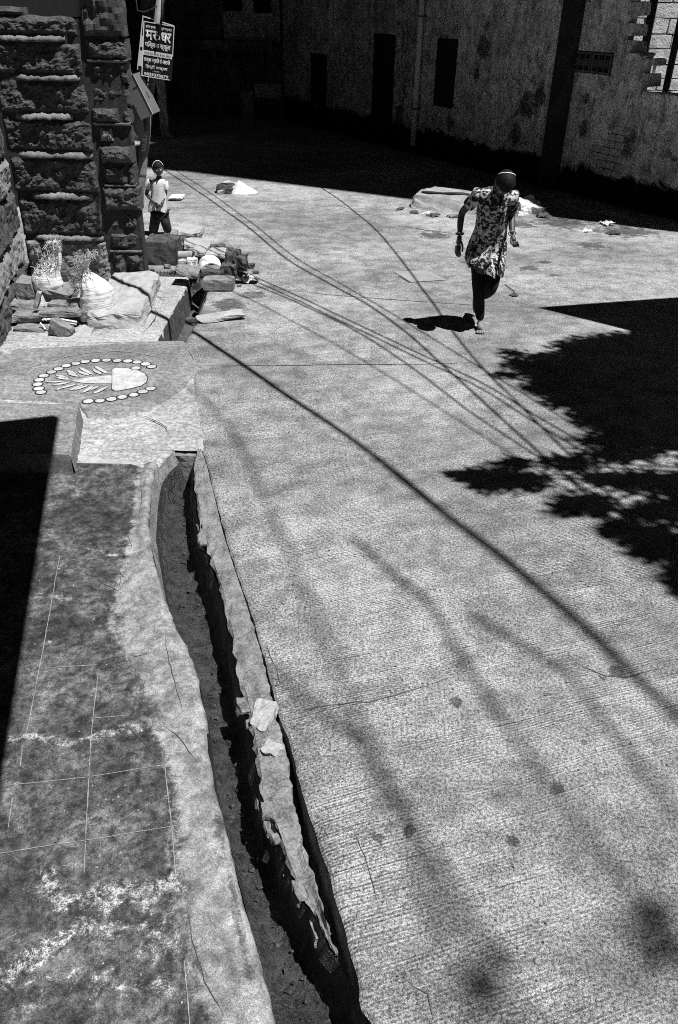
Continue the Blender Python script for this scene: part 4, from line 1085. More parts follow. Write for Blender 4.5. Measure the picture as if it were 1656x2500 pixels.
sack([(122,712,30,0.0),(118,695,36,0.0),(112,676,35,0.05),(116,660,30,0.09),(124,645,24,0.13),(132,630,17,0.16),(136,614,11,0.2),(134,600,10,0.25),(130,590,15,0.3)], 7.95,
     'smaller white sack behind the stones with tall straw sticking out', 8, 6, [(128,606,9,10,80),(116,640,10,8,60),(100,655,8,6,40),(140,596,5,6,30)])
for (xs) in ((152, 688, 149, 618), (158, 690, 146, 596), (232, 660, 222, 628)):
    pass

# ------------------------------------------------------------------ leaning pole with school sign and switch box
YP = 13.4
pb_ = G(338, 500); ptop = W(398, -60, pb_.y - 0.1)
pole = empty('utility_pole', pb_, 'leaning iron utility pole behind the stone wall end', 'pole')
pd = (ptop - pb_)
def pole_at(py):
    best = min((abs((lambda q: CY - F*(q - EYE).dot(up)/(q - EYE).dot(fw))(pb_ + pd*t/200) - py), t) for t in range(201))
    return pb_ + pd*best[1]/200
MB().tube([pb_ - pd*0.05, pb_, pb_ + pd*0.45, pb_ + pd*0.452, ptop], [0.075, 0.075, 0.070, 0.058, 0.055], 14).build('shaft', rough_mat('pole_iron', 0.07, 0.2, 5, 50, 0.4, 0.4, 0.006, 0.6, 0.35), pole, True)
for py in (425, 205):
    c = pole_at(py); MB().tube([c, c + pd.normalized()*0.02], 0.079, 14).build('band', M['iron'], pole)
# painted marks up the pole
for k, (dy, h) in enumerate([(322, 4), (329, 8), (337, 4), (343, 10), (352, 4), (357, 4), (364, 7)]):
    c = pole_at(dy); r = 0.0745
    b = MB(); nrm = Vector((0.15, -1, 0)).normalized(); sd = nrm.cross(Vector((0, 0, 1))).normalized()
    hh = h*0.5/190
    rr_ = []
    for z in (-hh, hh):
        rr_.append([c + Vector((math.sin(a)*r, -math.cos(a)*r, z + 0.006*math.sin(a*4 + k))) for a in [(-0.55 + 0.12*i) for i in range(10)]])
    b.rings(rr_, close=False); b.build('painted_mark', M['mortar'], pole)
# sign board
YG = pole_at(120).y - 0.12
TL, TR, BL = W(351, 51, YG), W(427, 64, YG), W(346, 185, YG)
U_, V_ = TR - TL, BL - TL
NN = U_.cross(V_).normalized()
if NN.y > 0: NN = -NN
def SB(a, c, o=0.0): return TL + U_*a + V_*c + NN*o
sg = empty('school_sign', TL + U_*0.5 + V_, 'black school sign with white hand painted Hindi lettering on the pole', 'sign')
def plate(name, a0, a1, c0, c1, o, th, mat, parent):
    return MB().obox(SB((a0+a1)/2, (c0+c1)/2, o), U_*((a1-a0)/2), V_*((c1-c0)/2), NN*th).build(name, mat, parent)
SIGNBLACK = rough_mat('sign_black', 0.008, 0.014, 5, 60, 0.5, 0.1, 0.002, 0.5, 0.3)
plate('board', 0, 1, 0, 1, 0, 0.006, SIGNBLACK, sg)
for (a0, a1, c0, c1) in ((0, 1, 0, 0.014), (0, 0.93, 0.986, 1), (0, 0.03, 0.0141, 0.9859), (0.975, 0.998, 0.0141, 0.55)):
    plate('border', a0, a1, c0, c1, 0.0085, 0.002, M['white'], sg)
plate('address_band', 0.031, 0.97, 0.516, 0.602, 0.008, 0.0015, M['white'], sg)
def text(body, a0, a1, c0, c1, mat, parent, name='lettering', o=0.0125, bold=0.0, frame=None):
    cu = bpy.data.curves.new('text', 'FONT'); cu.body = body; cu.offset = bold; cu.resolution_u = 2
    ob = bpy.data.objects.new('text', cu); COL.objects.link(ob)
    dg = bpy.context.evaluated_depsgraph_get(); dg.update()
    me = bpy.data.meshes.new_from_object(ob.evaluated_get(dg))
    bpy.data.objects.remove(ob); bpy.data.curves.remove(cu)
    if len(me.vertices) == 0: return None
    xs = [v.co.x for v in me.vertices]; ys_ = [v.co.y for v in me.vertices]
    x0, x1, y0, y1 = min(xs), max(xs), min(ys_), max(ys_)
    fr = frame or SB
    for v in me.vertices:
        fx = (v.co.x - x0)/max(1e-6, x1 - x0); fy = (v.co.y - y0)/max(1e-6, y1 - y0)
        v.co = fr(lerp(a0, a1, fx), lerp(c1, c0, fy), o)
    me.materials.clear(); me.materials.append(mat); me.name = name
    return link(name, me, mat, parent)
text('प्रवेश प्रारम्भ', 0.078, 0.424, 0.05, 0.118, M['white'], sg, bold=0.02)
text('प्रवेश प्रारम्भ', 0.58, 0.92, 0.05, 0.118, M['white'], sg, bold=0.02)
text('म', 0.08, 0.33, 0.14, 0.315, M['white'], sg, bold=0.035)
text('र', 0.32, 0.47, 0.14, 0.325, M['white'], sg, bold=0.035)
MB().rings([[SB(a_ + dx_, c_ + dc_, 0.0125) for dx_, dc_ in ((-0.018, -0.006), (0.018, 0.006))] for a_, c_ in ((0.44, 0.22), (0.475, 0.205), (0.51, 0.205), (0.535, 0.225), (0.535, 0.26), (0.515, 0.285), (0.48, 0.29))], close=False).build('lettering', M['white'], sg)
text('धर', 0.585, 0.91, 0.14, 0.325, M['white'], sg, bold=0.035)
text('पिब्लक स्कूल', 0.08, 0.91, 0.335, 0.475, M['white'], sg, bold=0.02)
text('पाल का कुआ, चांदपोल के बाहर, जोधपुर', 0.06, 0.93, 0.528, 0.592, SIGNBLACK, sg, bold=0.01)
text('कक्षा नर्सरी से आठवीं', 0.06, 0.91, 0.62, 0.745, M['white'], sg, bold=0.02)
text('िहन्दी माध्यम', 0.12, 0.85, 0.765, 0.85, M['white'], sg, bold=0.02)
text(':: सम्पर्क ::', 0.36, 0.62, 0.865, 0.893, M['white'], sg)
text('9829370679', 0.085, 0.885, 0.915, 0.975, M['white'], sg, bold=0.03)
# a second board hung behind it, seen at the left edge
TL2, TR2, BL2 = W(349, 38, YG + 0.2), W(425, 62, YG + 0.14), W(335, 172, YG + 0.2)
U2, V2 = TR2 - TL2, BL2 - TL2; N2 = U2.cross(V2).normalized()
sg2 = empty('back_sign', TL2 + V2 + U2*0.5, 'second sign board hung back to back behind the school sign', 'sign')
MB().obox(TL2 + U2*0.5 + V2*0.5, U2*0.5, V2*0.5, N2*0.006).build('board', SIGNBLACK, sg2)
for (f0, f1, g0_, g1_) in ((0, 0.42, 0, 0.02), (0, 0.03, 0.021, 0.98), (0.031, 0.16, 0.35, 0.55), (0.031, 0.14, 0.62, 0.9), (0.62, 1, 0, 0.02)):
    for sd in (-1, 1):
        MB().obox(TL2 + U2*(f0+f1)/2 + V2*(g0_+g1_)/2 + N2*0.009*sd, U2*((f1-f0)/2), V2*((g1_-g0_)/2), N2*0.002).build('border', M['white'], sg2)
# switch box hung askew, and its open door plate
def quad_box(name, pts, Y, th, mat, parent, bev=None):
    q = [W(x, y, Y) for x, y in pts]; c = sum(q, Vector())/4
    b = MB(); n = Vector((0, -1, 0))
    b.rings([[p + n*th for p in q], q], cap0=True, cap1=True)
    return b.build(name, mat, parent)
YX = pole_at(230).y - 0.1
sb = empty('switch_box', W(335, 240, YX), 'grey metal switch box hanging askew on the pole', 'switch box')
qf = [W(x, y, YX - 0.12) for x, y in ((297,198),(325,181),(373,278),(345,293))]
dx = Vector((0.095, 0.12, 0.03))
b = MB(); b.v = qf + [p + dx for p in qf]; b.f = [(0,1,2,3), (4,7,6,5), (0,4,5,1), (1,5,6,2), (2,6,7,3), (3,7,4,0)]
b.build('box_body', M['grey_metal'], sb)
e0, e1 = qf[0].lerp(qf[3], 0.28), qf[1].lerp(qf[2], 0.28)
MB().tube([e0 + Vector((0, -0.003, 0)), e1 + Vector((0, -0.003, 0))], 0.005, 5).build('seam', M['black'], sb)
for a_, c_ in ((1, 2), (1, 0), (3, 2)):
    MB().tube([qf[a_] + Vector((0, -0.004, 0)), qf[c_] + Vector((0, -0.004, 0))], 0.007, 5).build('rim', M['stone_pale'] if (a_, c_) == (1, 2) else M['iron'], sb)  # sun-side rim takes a paler material, its lit edge put into the colour
m_ = qf[1].lerp(qf[2], 0.55) + dx*0.5
MB().tube([m_ + (qf[2]-qf[1])*0.07, m_ - (qf[2]-qf[1])*0.07], 0.012, 6).build('hasp', M['iron'], sb)
quad_box('lower_plate', ((309,236),(350,292),(353,330),(338,346)), YX - 0.04, 0.02, M['grey_metal'], sb)
quad_box('lower_plate', ((307,250),(322,262),(338,346),(312,305)), YX - 0.045, 0.02, M['grey_metal'], sb)
quad_box('fuse_holder', ((304,243),(313,242),(318,276),(307,277)), YX - 0.14, 0.06, M['grey_metal'], sb)
MB().tube([W(*p, YX - 0.17) for p in ((316,240),(320,262),(325,282),(328,296),(324,308),(318,304),(314,290),(312,276))], 0.018, 7).build('cable_loop', M['cable'], sb, True)
MB().tube([W(*p, YX - 0.15) for p in ((314,316),(322,324),(334,338))], [0.035, 0.035, 0.03], 9).build('pipe_stub', M['iron'], sb, True)
MB().tube([W(*p, YX - 0.155) for p in ((311,312),(314,317))], 0.04, 9).build('pipe_collar', M['white'], sb, True)
# loose wires round the pole top
for k, (pts, Y, lab) in enumerate([([(285,0),(287,60),(291,120),(296,175)], 12.9, 'loose dark wire hanging left of the sign'), ([(302,0),(304,80),(309,165)], 13.2, 'second loose wire hanging left of the sign'),
                          ([(330,-20),(335,25),(352,30),(372,22),(384,15)], 13.0, 'sagging wire reaching the pole above the sign'), ([(398,-20),(396,40),(393,60)], 13.3, 'black service cable running down beside the pole top')]):
    tag(MB().tube([W(x, y, Y) for x, y in pts], 0.010 if k < 3 else 0.02, 6).build('hanging_wire', M['cable'], smooth=True), lab, 'wire', 'wires at the pole')
# sunlit fragments of a far wall seen between the stone corner and the pole
fwall = empty('far_ledge', W(305, 175, 14.4), 'small sunlit ledge and strip of wall beyond the stone corner', 'wall')
quad_box('ledge', ((292,166),(320,174),(323,180),(293,180)), 14.3, 0.15, M['limewash'], fwall)
quad_box('strip', ((280,52),(286,52),(296,180),(292,180)), 14.35, 0.04, M['limewash'], fwall)
quad_box('strip', ((294,66),(297,66),(303,140),(300,140)), 14.3, 0.03, M['limewash'], fwall)

# print on the large sack
def sack_frame(a, c, o): return W(211 + 37*a, 756 + 20*c, 7.72 - 0.158 + 0.03*(a - 0.5)**2)
for (tx, a0_, a1_, c0_, c1_) in (('GRADE', 0.0, 0.85, 0.35, 0.62), ('ART', 0.4, 0.9, 0.68, 0.9)):
    text(tx, a0_, a1_, c0_, c1_, M['iron'], sk, 'print', 0.0, 0.01, sack_frame)

# ------------------------------------------------------------------ rubble heap beside the second drain opening
def ID(x, y): return (x, y)
RG = 'rubble heaped at the street edge'
def rub(name, x0, x1, y0, y1, Y, dep, mat, seed, label, cat='stone', tilt=0.0, amp=0.25, yaw=0.0, cuts=3):
    return px_box(name, x0, x1, y0, y1, Y, dep, mat, seed, label, cat, tilt, amp, cuts, yaw, RG, ID)
rub('stone_block', 350, 433, 590, 655, 9.85, 0.42, M['stone'], 31, 'large dark stone block below the child', amp=0.16)
rub('stone_slab', 428, 490, 568, 588, 11.1, 0.35, M['stone_pale'], 32, 'stack of pale slabs farthest back in the rubble', amp=0.35)
rub('stone_slab', 430, 478, 560, 569, 11.3, 0.3, M['stone_pale'], 33, 'thin pale slab lying on the farthest slabs')
rub('stone_slab', 438, 508, 600, 612, 10.5, 0.42, M['stone_pale'], 34, 'broad pale slab crossed by cable shadows', amp=0.3, yaw=0.15)
rub('stone', 515, 548, 602, 616, 10.5, 0.2, M['stone'], 35, 'dark broken lump right of the broad slab', amp=0.5)
rub('stone_slab', 470, 502, 614, 625, 10.0, 0.3, M['stone_pale'], 36, 'short pale slab behind the curved tile', tilt=0.1)
rub('stone_slab', 502, 556, 620, 634, 9.9, 0.28, M['stone_pale'], 37, 'cracked pale slab right behind the curved tile', amp=0.35)
rub('stone_block', 456, 480, 634, 655, 9.5, 0.12, M['limewash'], 38, 'small white carved block left of the curved tile', amp=0.3)
rub('stone', 434, 455, 637, 647, 9.6, 0.1, M['stone_pale'], 39, 'small pale chip beside the white carved block', amp=0.4)
rub('stone', 548, 580, 622, 655, 9.55, 0.25, M['stone'], 40, 'dark jagged stone at the right of the heap', amp=0.5)
rub('stone', 572, 604, 632, 668, 9.35, 0.22, M['stone'], 41, 'rightmost dark jagged stone of the heap', amp=0.5)
rub('stone', 540, 575, 650, 678, 9.25, 0.2, M['stone'], 42, 'dark stone between the curved tile and the packet', amp=0.45)
rub('stone_slab', 428, 486, 662, 678, 8.95, 0.25, M['stone_mid'], 43, 'brownish slab laid across the open drain', tilt=0.12, amp=0.35)
rub('stone_block', 494, 570, 684, 712, 8.78, 0.2, M['stone_mid'], 44, 'squared block with lit top at the front of the heap', amp=0.16)
rub('stone', 468, 486, 688, 708, 8.95, 0.12, M['stone'], 45, 'dark lump wedged inside the open drain')
rub('stone', 488, 545, 664, 682, 9.0, 0.14, M['stone'], 46, 'dark stone under the curved tile', amp=0.3)
CH = ['small dark chip left of the brownish drain slab', 'pale chip by the foot of the large dark block', 'dark chip between the large block and the drain slab', 'pale chip against the broad slab', 'dark chip behind the cracked pale slab', 'pale chip above the rightmost jagged stone',
      'dark chip just right of the rightmost jagged stone', 'pale chip left of the plastic packet', 'dark chip in front of the farthest pale slabs', 'pale chip between the farthest slabs and the broad slab', 'dark chip right of the plastic packet, farthest into the street', 'pale chip right of the squared block with lit top',
      'dark chip on the apron beside the drain opening', 'pale chip at the left foot of the large dark block', 'dark chip on the apron under the large dark block']
for i, (x, y, s) in enumerate([(440,662,7),(410,655,6),(420,668,5),(500,598,6),(560,612,7),(590,625,6),(612,655,8),(600,682,6),(455,594,6),(480,592,5),(625,668,5),(585,700,4),(440,690,5),(350,668,6),(372,664,5)]):
    p = G(x, y); k = s/190
    tag(bm_obj('rubble_chip', rough_box(p + Vector((0, 0, k*0.5)), (k*1.2, 0.2*k, 0), (-0.2*k, k, 0), (0.1*k, 0, k*0.8), i + 60, 2, 0.5), M['stone_mid'] if i % 2 else M['stone']), CH[i], 'stone chip', 'chips around the rubble heap')
# curved roof tile, pipe roll, packet
ct = W(517, 668, 9.25); r = 0.135; rs = []
ax = Vector((-0.25, 1, 0.12)).normalized(); sx = ax.cross(Vector((0, 0, 1))).normalized(); sz = sx.cross(ax)
for f in (0, 0.06, 0.14, 0.24):
    rs.append([ct + ax*f + sx*(r*math.cos(a)) + sz*(r*0.95*math.sin(a)) for a in [math.pi*(0.06 + 0.80*k/14) for k in range(15)]])
inn = [[p + (ct + ax*((p-ct).dot(ax)) - p).normalized()*0.014 for p in rr_] for rr_ in rs]
b = MB(); b.rings(rs, close=False); b.rings(inn, close=False); b.rings([rs[0], inn[0]], close=False); b.rings([rs[-1], inn[-1]], close=False)
b.quad(rs[0][0], inn[0][0], inn[-1][0], rs[-1][0]); b.quad(rs[0][-1], inn[0][-1], inn[-1][-1], rs[-1][-1])
tag(b.build('roof_tile', M['white'], smooth=False), 'bright curved roof tile lying on the rubble heap', 'tile', RG)
p, q = W(434, 625, 10.0), W(473, 624, 9.95)
b = MB().tube([p, q], 0.058, 16, False); b.tube([p, q], 0.045, 16, False); tag(b.build('clay_pipe', M['stone_pale'], smooth=True), 'short round clay pipe behind the dark block', 'pipe', RG)
pk = empty('packet', G(602, 690), 'crumpled dark and white plastic packet at the right foot of the rubble', 'packet')
random.seed(3)
c = G(603, 690)
vs, fs = [], []
for j in range(7):
    for i in range(11):
        vs.append((c.x - 0.13 + 0.026*i, c.y - 0.08 + 0.027*j, 0.025 + 0.055*abs(nz(i*0.5, j*0.6, 4)) + 0.03*math.sin(i*0.9 + j*0.5)))
for j in range(6):
    for i in range(10): fs.append((j*11+i, j*11+i+1, j*11+i+12, j*11+i+11))
o = mesh('foil', vs, fs, rough_mat('dark_foil', 0.02, 0.05, 8, 40, 0.5, 0.3, 0.005, 0.35, 0.5), pk)
o.data.materials.append(M['plastic'])
for p in o.data.polygons:
    if (p.index % 10) in (6, 7, 8) and p.index // 10 < 4: p.material_index = 1
# flat stone by the drain, pale board on the far road
fl = [W(x, y, Y) for x, y, Y in ((478,786,7.85),(545,778,7.95),(585,771,8.0),(540,775,8.15))]
tag(bm_obj('stone_slab', rough_box(G(538, 781) + Vector((0, 0, 0.035)), (0.21, 0.07, 0.015), (-0.02, 0.07, 0), (0, 0, 0.022), 77, 3, 0.45), M['stone_pale']), 'flat stone lying on the street beside the open drain', 'stone')
tag(bm_obj('board', rough_box(G(432, 488) + Vector((0, 0, 0.05)), (0.10, 0.01, 0), (0.02, 0.13, 0.01), (0, 0, 0.015), 78, 3, 0.3), M['limewash']), 'small pale board lying on the far road behind the child', 'board')
tag(bm_obj('rubble_chip', rough_box(G(470, 790) + Vector((0, 0, 0.02)), (0.05, 0, 0), (0, 0.04, 0), (0, 0, 0.03), 79, 2, 0.5), M['stone']), 'dark clod at the drain corner beside the flat stone', 'stone chip')

# ------------------------------------------------------------------ things along the far edge
a, c = G(992, 506), G(1168, 524)
d = (c - a); L = d.length; d.normalize(); s = Vector((-d.y, d.x, 0))
M['block_cement'] = rough_mat('dirty_block_cement', 0.13, 0.36, 6, 60, 0.5, 0.9, 0.015)
bn = empty('trough_block', (a + c)/2, 'long pale concrete block lying at the shadow edge behind the girl', 'concrete block')
m = (a + c)/2
bm_obj('block', rough_box(m + s*0.16 + Vector((0, 0, 0.10)), d*(L/2), s*0.14 + Vector((0, 0, 0.03)), Vector((0, 0, 0.10)) + s*0.10, 80, 5, 0.35), M['block_cement'], bn)
bm_obj('top_slab', rough_box(m + s*0.42 + d*0.12 + Vector((0, 0, 0.22)), d*(L/2 - 0.1), s*0.14, (0, 0, 0.03), 81, 5, 0.5), M['block_cement'], bn)
p = G(1291, 524)
tag(bm_obj('stone', rough_box(p + Vector((0, 0.12, 0.09)), (0.2, 0.05, -0.02), (-0.05, 0.15, 0.05), (0, 0, 0.09), 82, 4, 0.5), M['limewash']), 'pale angular stone right of the running girl at the shadow edge', 'stone')
p = G(589, 473)
cone = MB(); ap = W(583, 440, p.y + 0.1); n = 9
rb = [p + Vector((0.27*math.cos(w*2*math.pi/n) + 0.02, 0.22*math.sin(w*2*math.pi/n) + 0.15, 0)) for w in range(n)]
cone.v = rb + [ap]; cone.f = [(i, (i+1) % n, n) for i in range(n)]
tag(cone.build('broken_kerb', M['limewash']), 'pale pointed broken kerb piece at the far shadow edge', 'stone')
for i, (x, y, k) in enumerate([(548,470,0.10),(560,466,0.12),(570,470,0.07),(540,474,0.05),(556,473,0.06)]):
    p = G(x, y)
    tag(bm_obj('rubble_chip', rough_box(p + Vector((0, 0, k*0.5)), (k*1.3, 0, 0), (0, k, 0), (0.1*k, 0, k*0.8), i + 90, 2, 0.5), M['stone_pale'] if i % 2 else M['stone']), ['dark lump second left of the pale pointed kerb piece', 'largest pale lump beside the pale pointed kerb piece', 'dark lump touching the pale pointed kerb piece', 'pale lump farthest left of the pointed kerb piece', 'small dark lump in front of the kerb lumps'][i], 'stone chip', 'lumps beside the broken kerb piece')
for i, (x, y, k, mt, lab) in enumerate([(1480,548,0.12,'litter','white crumpled paper right of the pale stone'),(1432,566,0.07,'litter','small torn paper scrap on the far right road'),(1497,571,0.09,'stone','dark scrap lying right on the far road'),
                    (1480,527,0.16,'stone_mid','flat board piece at the far right shadow edge'),
                    (1255,722,0.05,'stone','small dark clod right of the girl'),
                    (1010,520,0.08,'stone','dark leaf litter clump left of the concrete block'),(1060,528,0.1,'stone','dark leaf litter clump under the concrete block'),(975,512,0.07,'stone','dark litter clump at the left end of the concrete block'),
                    (1040,522,0.06,'litter','pale litter scrap before the concrete block'),(1110,530,0.1,'stone_mid','stone propping the concrete block beside the girl'), (1330,530,0.12,'stone','dark dirt lump below the pale angular stone')]):
    p = G(x, y); random.seed(i)
    tag(bm_obj('litter_scrap', rough_box(p + Vector((0, 0, k*0.2)), (k*0.8, k*0.2, 0.1*k), (-0.2*k, k*0.6, 0), (0.1*k, 0, k*0.16), i + 120, 3, 1.3), M[mt]), lab, 'litter')
# hatch cover set in the street
h = [G(x, y) for x, y in ((962,664),(1042,660),(1092,684),(1004,690))]
hb = MB(); hb.quad(*[p + Vector((0, 0, 0.006)) for p in h])
hb.build('hatch_cover', rough_mat('hatch_cement', 0.16, 0.32, 5, 70, 0.5, 0.5, 0.008), road)
# end stone that closes the open drain under the crossing
xa, xb = interp(LE, Y_END), interp(XR, Y_END)
bm_obj('end_stone', rough_box(((xa + xb)/2, Y_END + 0.05, -0.17), ((xb - xa)/2 + 0.06, 0, 0), (0, 0.075, 0), (0, 0, 0.15), 140, 5, 0.3), M['stone_mid'], road)
# loose stones in the broken lip of the drain
for i, (x, y, w_, d_, mt, lab) in enumerate([(640,1745,0.042,0.075,'stone_pale','whitish stone set in the broken lip of the drain'),(668,1830,0.035,0.03,'stone_pale','small stone just below the whitish one in the drain lip')]):
    p = G(x, y, 0.0)
    tag(bm_obj('lip_stone', rough_box(p + Vector((0, 0, -0.012)), (w_, -0.02, 0), (0.015, d_, 0), (0, 0, 0.026), i + 150, 5, 0.6), M[mt]), lab, 'stone')
p = G(652, 2095, -0.22)
tag(bm_obj('litter_scrap', rough_box(p + Vector((0, 0, 0.01)), (0.012, -0.01, 0.0), (0.01, 0.022, 0), (0, 0, 0.006), 160, 2, 0.5), M['litter']), 'white scrap lying in the drain sludge', 'litter')

# broken chunks along the drain's lip, debris in its bed, grit on the street
random.seed(77)
for i in range(16):
    y = random.uniform(1180, 2260); p = G(interp(R_T, y), y, 0.0); k = random.uniform(0.012, 0.03)
    bm_obj('broken_chunk', rough_box(p + Vector((random.uniform(-0.02, 0.012), 0, random.uniform(-0.07, -0.012))), (k*0.8, 0.2*k, 0), (-0.5*k, k*random.uniform(1.2, 2.4), 0), (0.2*k, 0, k*0.9), i + 200, 2, 0.55), M['kerb'] if i % 3 else M['stone_mid'], lip)
def grit(name, pts, rmin, rmax, mat, label):
    b = MB()
    for p in pts:
        r = random.uniform(rmin, rmax); o = [Vector((random.gauss(0, 1), random.gauss(0, 1), 0)).normalized()*r*random.uniform(0.7, 1.3) for _ in range(4)]
        n = len(b.v); a0 = random.random()*6.28
        for k in range(4): b.v.append(p + Vector((math.cos(a0 + k*1.57)*r*random.uniform(0.7, 1.3), math.sin(a0 + k*1.57)*r*random.uniform(0.6, 1.2), -0.001)))
        b.v.append(p + Vector((random.gauss(0, 0.2)*r, random.gauss(0, 0.2)*r, r*random.uniform(0.5, 1.0))))
        for k in range(4): b.f.append((n+k, n+(k+1) % 4, n+4))
    return tag(b.build(name, mat), label, kind='stuff')
pts = []
for _ in range(900):
    y = random.uniform(500, 2490); x = random.uniform(500, 1650)
    if random.random() < 0.45: x = interp(XR_T, max(1093, y)) + abs(random.gauss(0, 45)) + 6 if y > 1093 else random.uniform(470, 700)
    p = G(x, y); 
    if p.x > road_left(p.y) + 0.02: p.z = road_z(p.x, p.y) - 0.002; pts.append(p)
grit('road_grit', pts, 0.003, 0.009, M['stone_mid'], 'loose grit scattered over the street')
pts = []
for _ in range(70):
    y = random.uniform(1120, 2490); a = G(interp(L_T, y), y, 0.0); c = G(interp(R_T, y), y, 0.0)
    pts.append(Vector((lerp(a.x, c.x, random.uniform(0.25, 0.8)), a.y, -0.245)))
grit('drain_debris', pts, 0.004, 0.016, M['stone'], 'small debris lying in the drain bed')
pts = []
for _ in range(260):
    y = random.uniform(1140, 2490); x = interp(L_T, y) - random.uniform(15, 420)
    if x < 0: continue
    p = G(x, y, 0.01)
    if p.y < Y_ST - 0.02: pts.append(Vector((p.x, p.y, stoop_z(p.x, p.y) - 0.003)))
grit('stoop_grit', pts, 0.002, 0.006, M['stone_pale'], 'fine pale grit scattered over the stoop')

# ------------------------------------------------------------------ people
def skin_geo(nodes, edges, root, sub=2):
    me = bpy.data.meshes.new('sk'); me.from_pydata([tuple(n[0]) for n in nodes], edges, [])
    ob = bpy.data.objects.new('sk', me); COL.objects.link(ob)
    ob.modifiers.new('Skin', 'SKIN').use_smooth_shade = True
    sv = me.skin_vertices[0].data
    for i, n in enumerate(nodes):
        r = n[1]; sv[i].radius = (r, r) if not isinstance(r, tuple) else r
        sv[i].use_root = (i == root)
    s = ob.modifiers.new('Sub', 'SUBSURF'); s.levels = sub; s.render_levels = sub
    dg = bpy.context.evaluated_depsgraph_get(); dg.update()
    m2 = bpy.data.meshes.new_from_object(ob.evaluated_get(dg))
    vs = [v.co.copy() for v in m2.vertices]; fs = [tuple(p.vertices) for p in m2.polygons]
    bpy.data.objects.remove(ob); bpy.data.meshes.remove(me); bpy.data.meshes.remove(m2)
    return vs, fs
def add_geo(b, g):
    n = len(b.v); b.v += g[0]; b.f += [tuple(n + i for i in f) for f in g[1]]
def chain(pts, rs, sub=2):
    return skin_geo([(p, r) for p, r in zip(pts, rs)], [(i, i+1) for i in range(len(pts)-1)], 0, sub)
def frame3(f, u):
    f = Vector(f).normalized(); r = f.cross(Vector(u)).normalized(); u = r.cross(f).normalized(); return r, f, u
def head_geo(c, R, f, u, hair=False):
    r, f, u = frame3(f, u); vs, fs = [], []; nu, nv = 28, 20
    for j in range(nv+1):
        th = math.pi*j/nv
        for i in range(nu):
            ph = 2*math.pi*i/nu
            x, y, z = math.sin(th)*math.cos(ph), math.sin(th)*math.sin(ph), math.cos(th)
            sx, sy, sz = 0.76, 0.92, 1.1
            if z < 0: sx *= 1 + 0.30*z; sy *= 1 + (0.12*z if y > 0 else 0.25*z)
            X, Y, Z = x*sx, y*sy, z*sz
            if not hair and y > 0.3:
                Y += 0.22*math.exp(-((x/0.16)**2 + ((z+0.18)/0.20)**2))            # nose
                Y -= 0.10*(math.exp(-(((x-0.36)/0.17)**2 + ((z-0.02)/0.13)**2)) + math.exp(-(((x+0.36)/0.17)**2 + ((z-0.02)/0.13)**2)))
                Y += 0.07*math.exp(-((x/0.25)**2 + ((z+0.52)/0.09)**2))            # lips
                Y += 0.06*math.exp(-((x/0.25)**2 + ((z+0.82)/0.12)**2))            # chin
            if not hair and abs(x) > 0.9 and abs(z+0.05) < 0.3 and abs(y) < 0.25: X *= 1.16   # ears
            k = 1.09 + 0.05*nz(x*5, y*5, z*5) if hair else 1.0
            vs.append(c + (r*X + f*Y + u*Z)*R*k)
    for j in range(nv):
        for i in range(nu):
            i2 = (i+1) % nu
            if hair:
                th = math.pi*(j+0.5)/nv; ph = 2*math.pi*(i+0.5)/nu
                y, z = math.sin(th)*math.sin(ph), math.cos(th)
                if not (z > 0.42 - 0.0*y or (y < 0.1 and z > -0.55) or (y < 0.45 and z > 0.15)): continue
            fs.append((j*nu+i, j*nu+i2, (j+1)*nu+i2, (j+1)*nu+i))
    return vs, fs
def eyeballs(c, R, f, u, parent):
    r, f, u = frame3(f, u)
    for s in (-1, 1):
        bm = bmesh.new(); bmesh.ops.create_uvsphere(bm, u_segments=10, v_segments=8, radius=R*0.13)
        bmesh.ops.translate(bm, verts=bm.verts, vec=c + (r*0.28*s + f*0.74 + u*0.02)*R)
        bm_obj('eye', bm, M['litter'], parent, True)
def highlight_band(c, R, f, u, parent, back=0.05, r_=0.007, mat='white'):  # white hair band doubling as the highlight painted along the crown
    r, f, u = frame3(f, u)
    pts = [c + (r*math.sin(a)*0.82*(1 - 0.55*min(0, back)**2) + u*math.cos(a)*1.19*(1 - 0.55*min(0, back)**2) + f*back)*R*1.03 for a in [(-1.25 + 2.5*k/16) for k in range(17)]]
    MB().tube(pts, r_, 6).build('highlight_band', M[mat], parent, True)
def cloth_print(name, lo, hi, scale, thr):
    t = NT(name); a = t.noise(scale, 3, 0.6, None, 1.2); v = t.voro(scale*1.1)
    big = t.noise(scale*0.25, 2, 0.5)
    m = t.ramp(t.math('ADD', t.math('MULTIPLY', a, 0.65), t.math('ADD', t.math('MULTIPLY', v, 0.15), t.math('MULTIPLY', big, 0.35))), thr - 0.05, thr + 0.05)
    return t.done(t.mix(m, lo, hi), 0.85, t.bump(t.noise(60, 3, 0.6), 0.25, 0.004), 0.15)

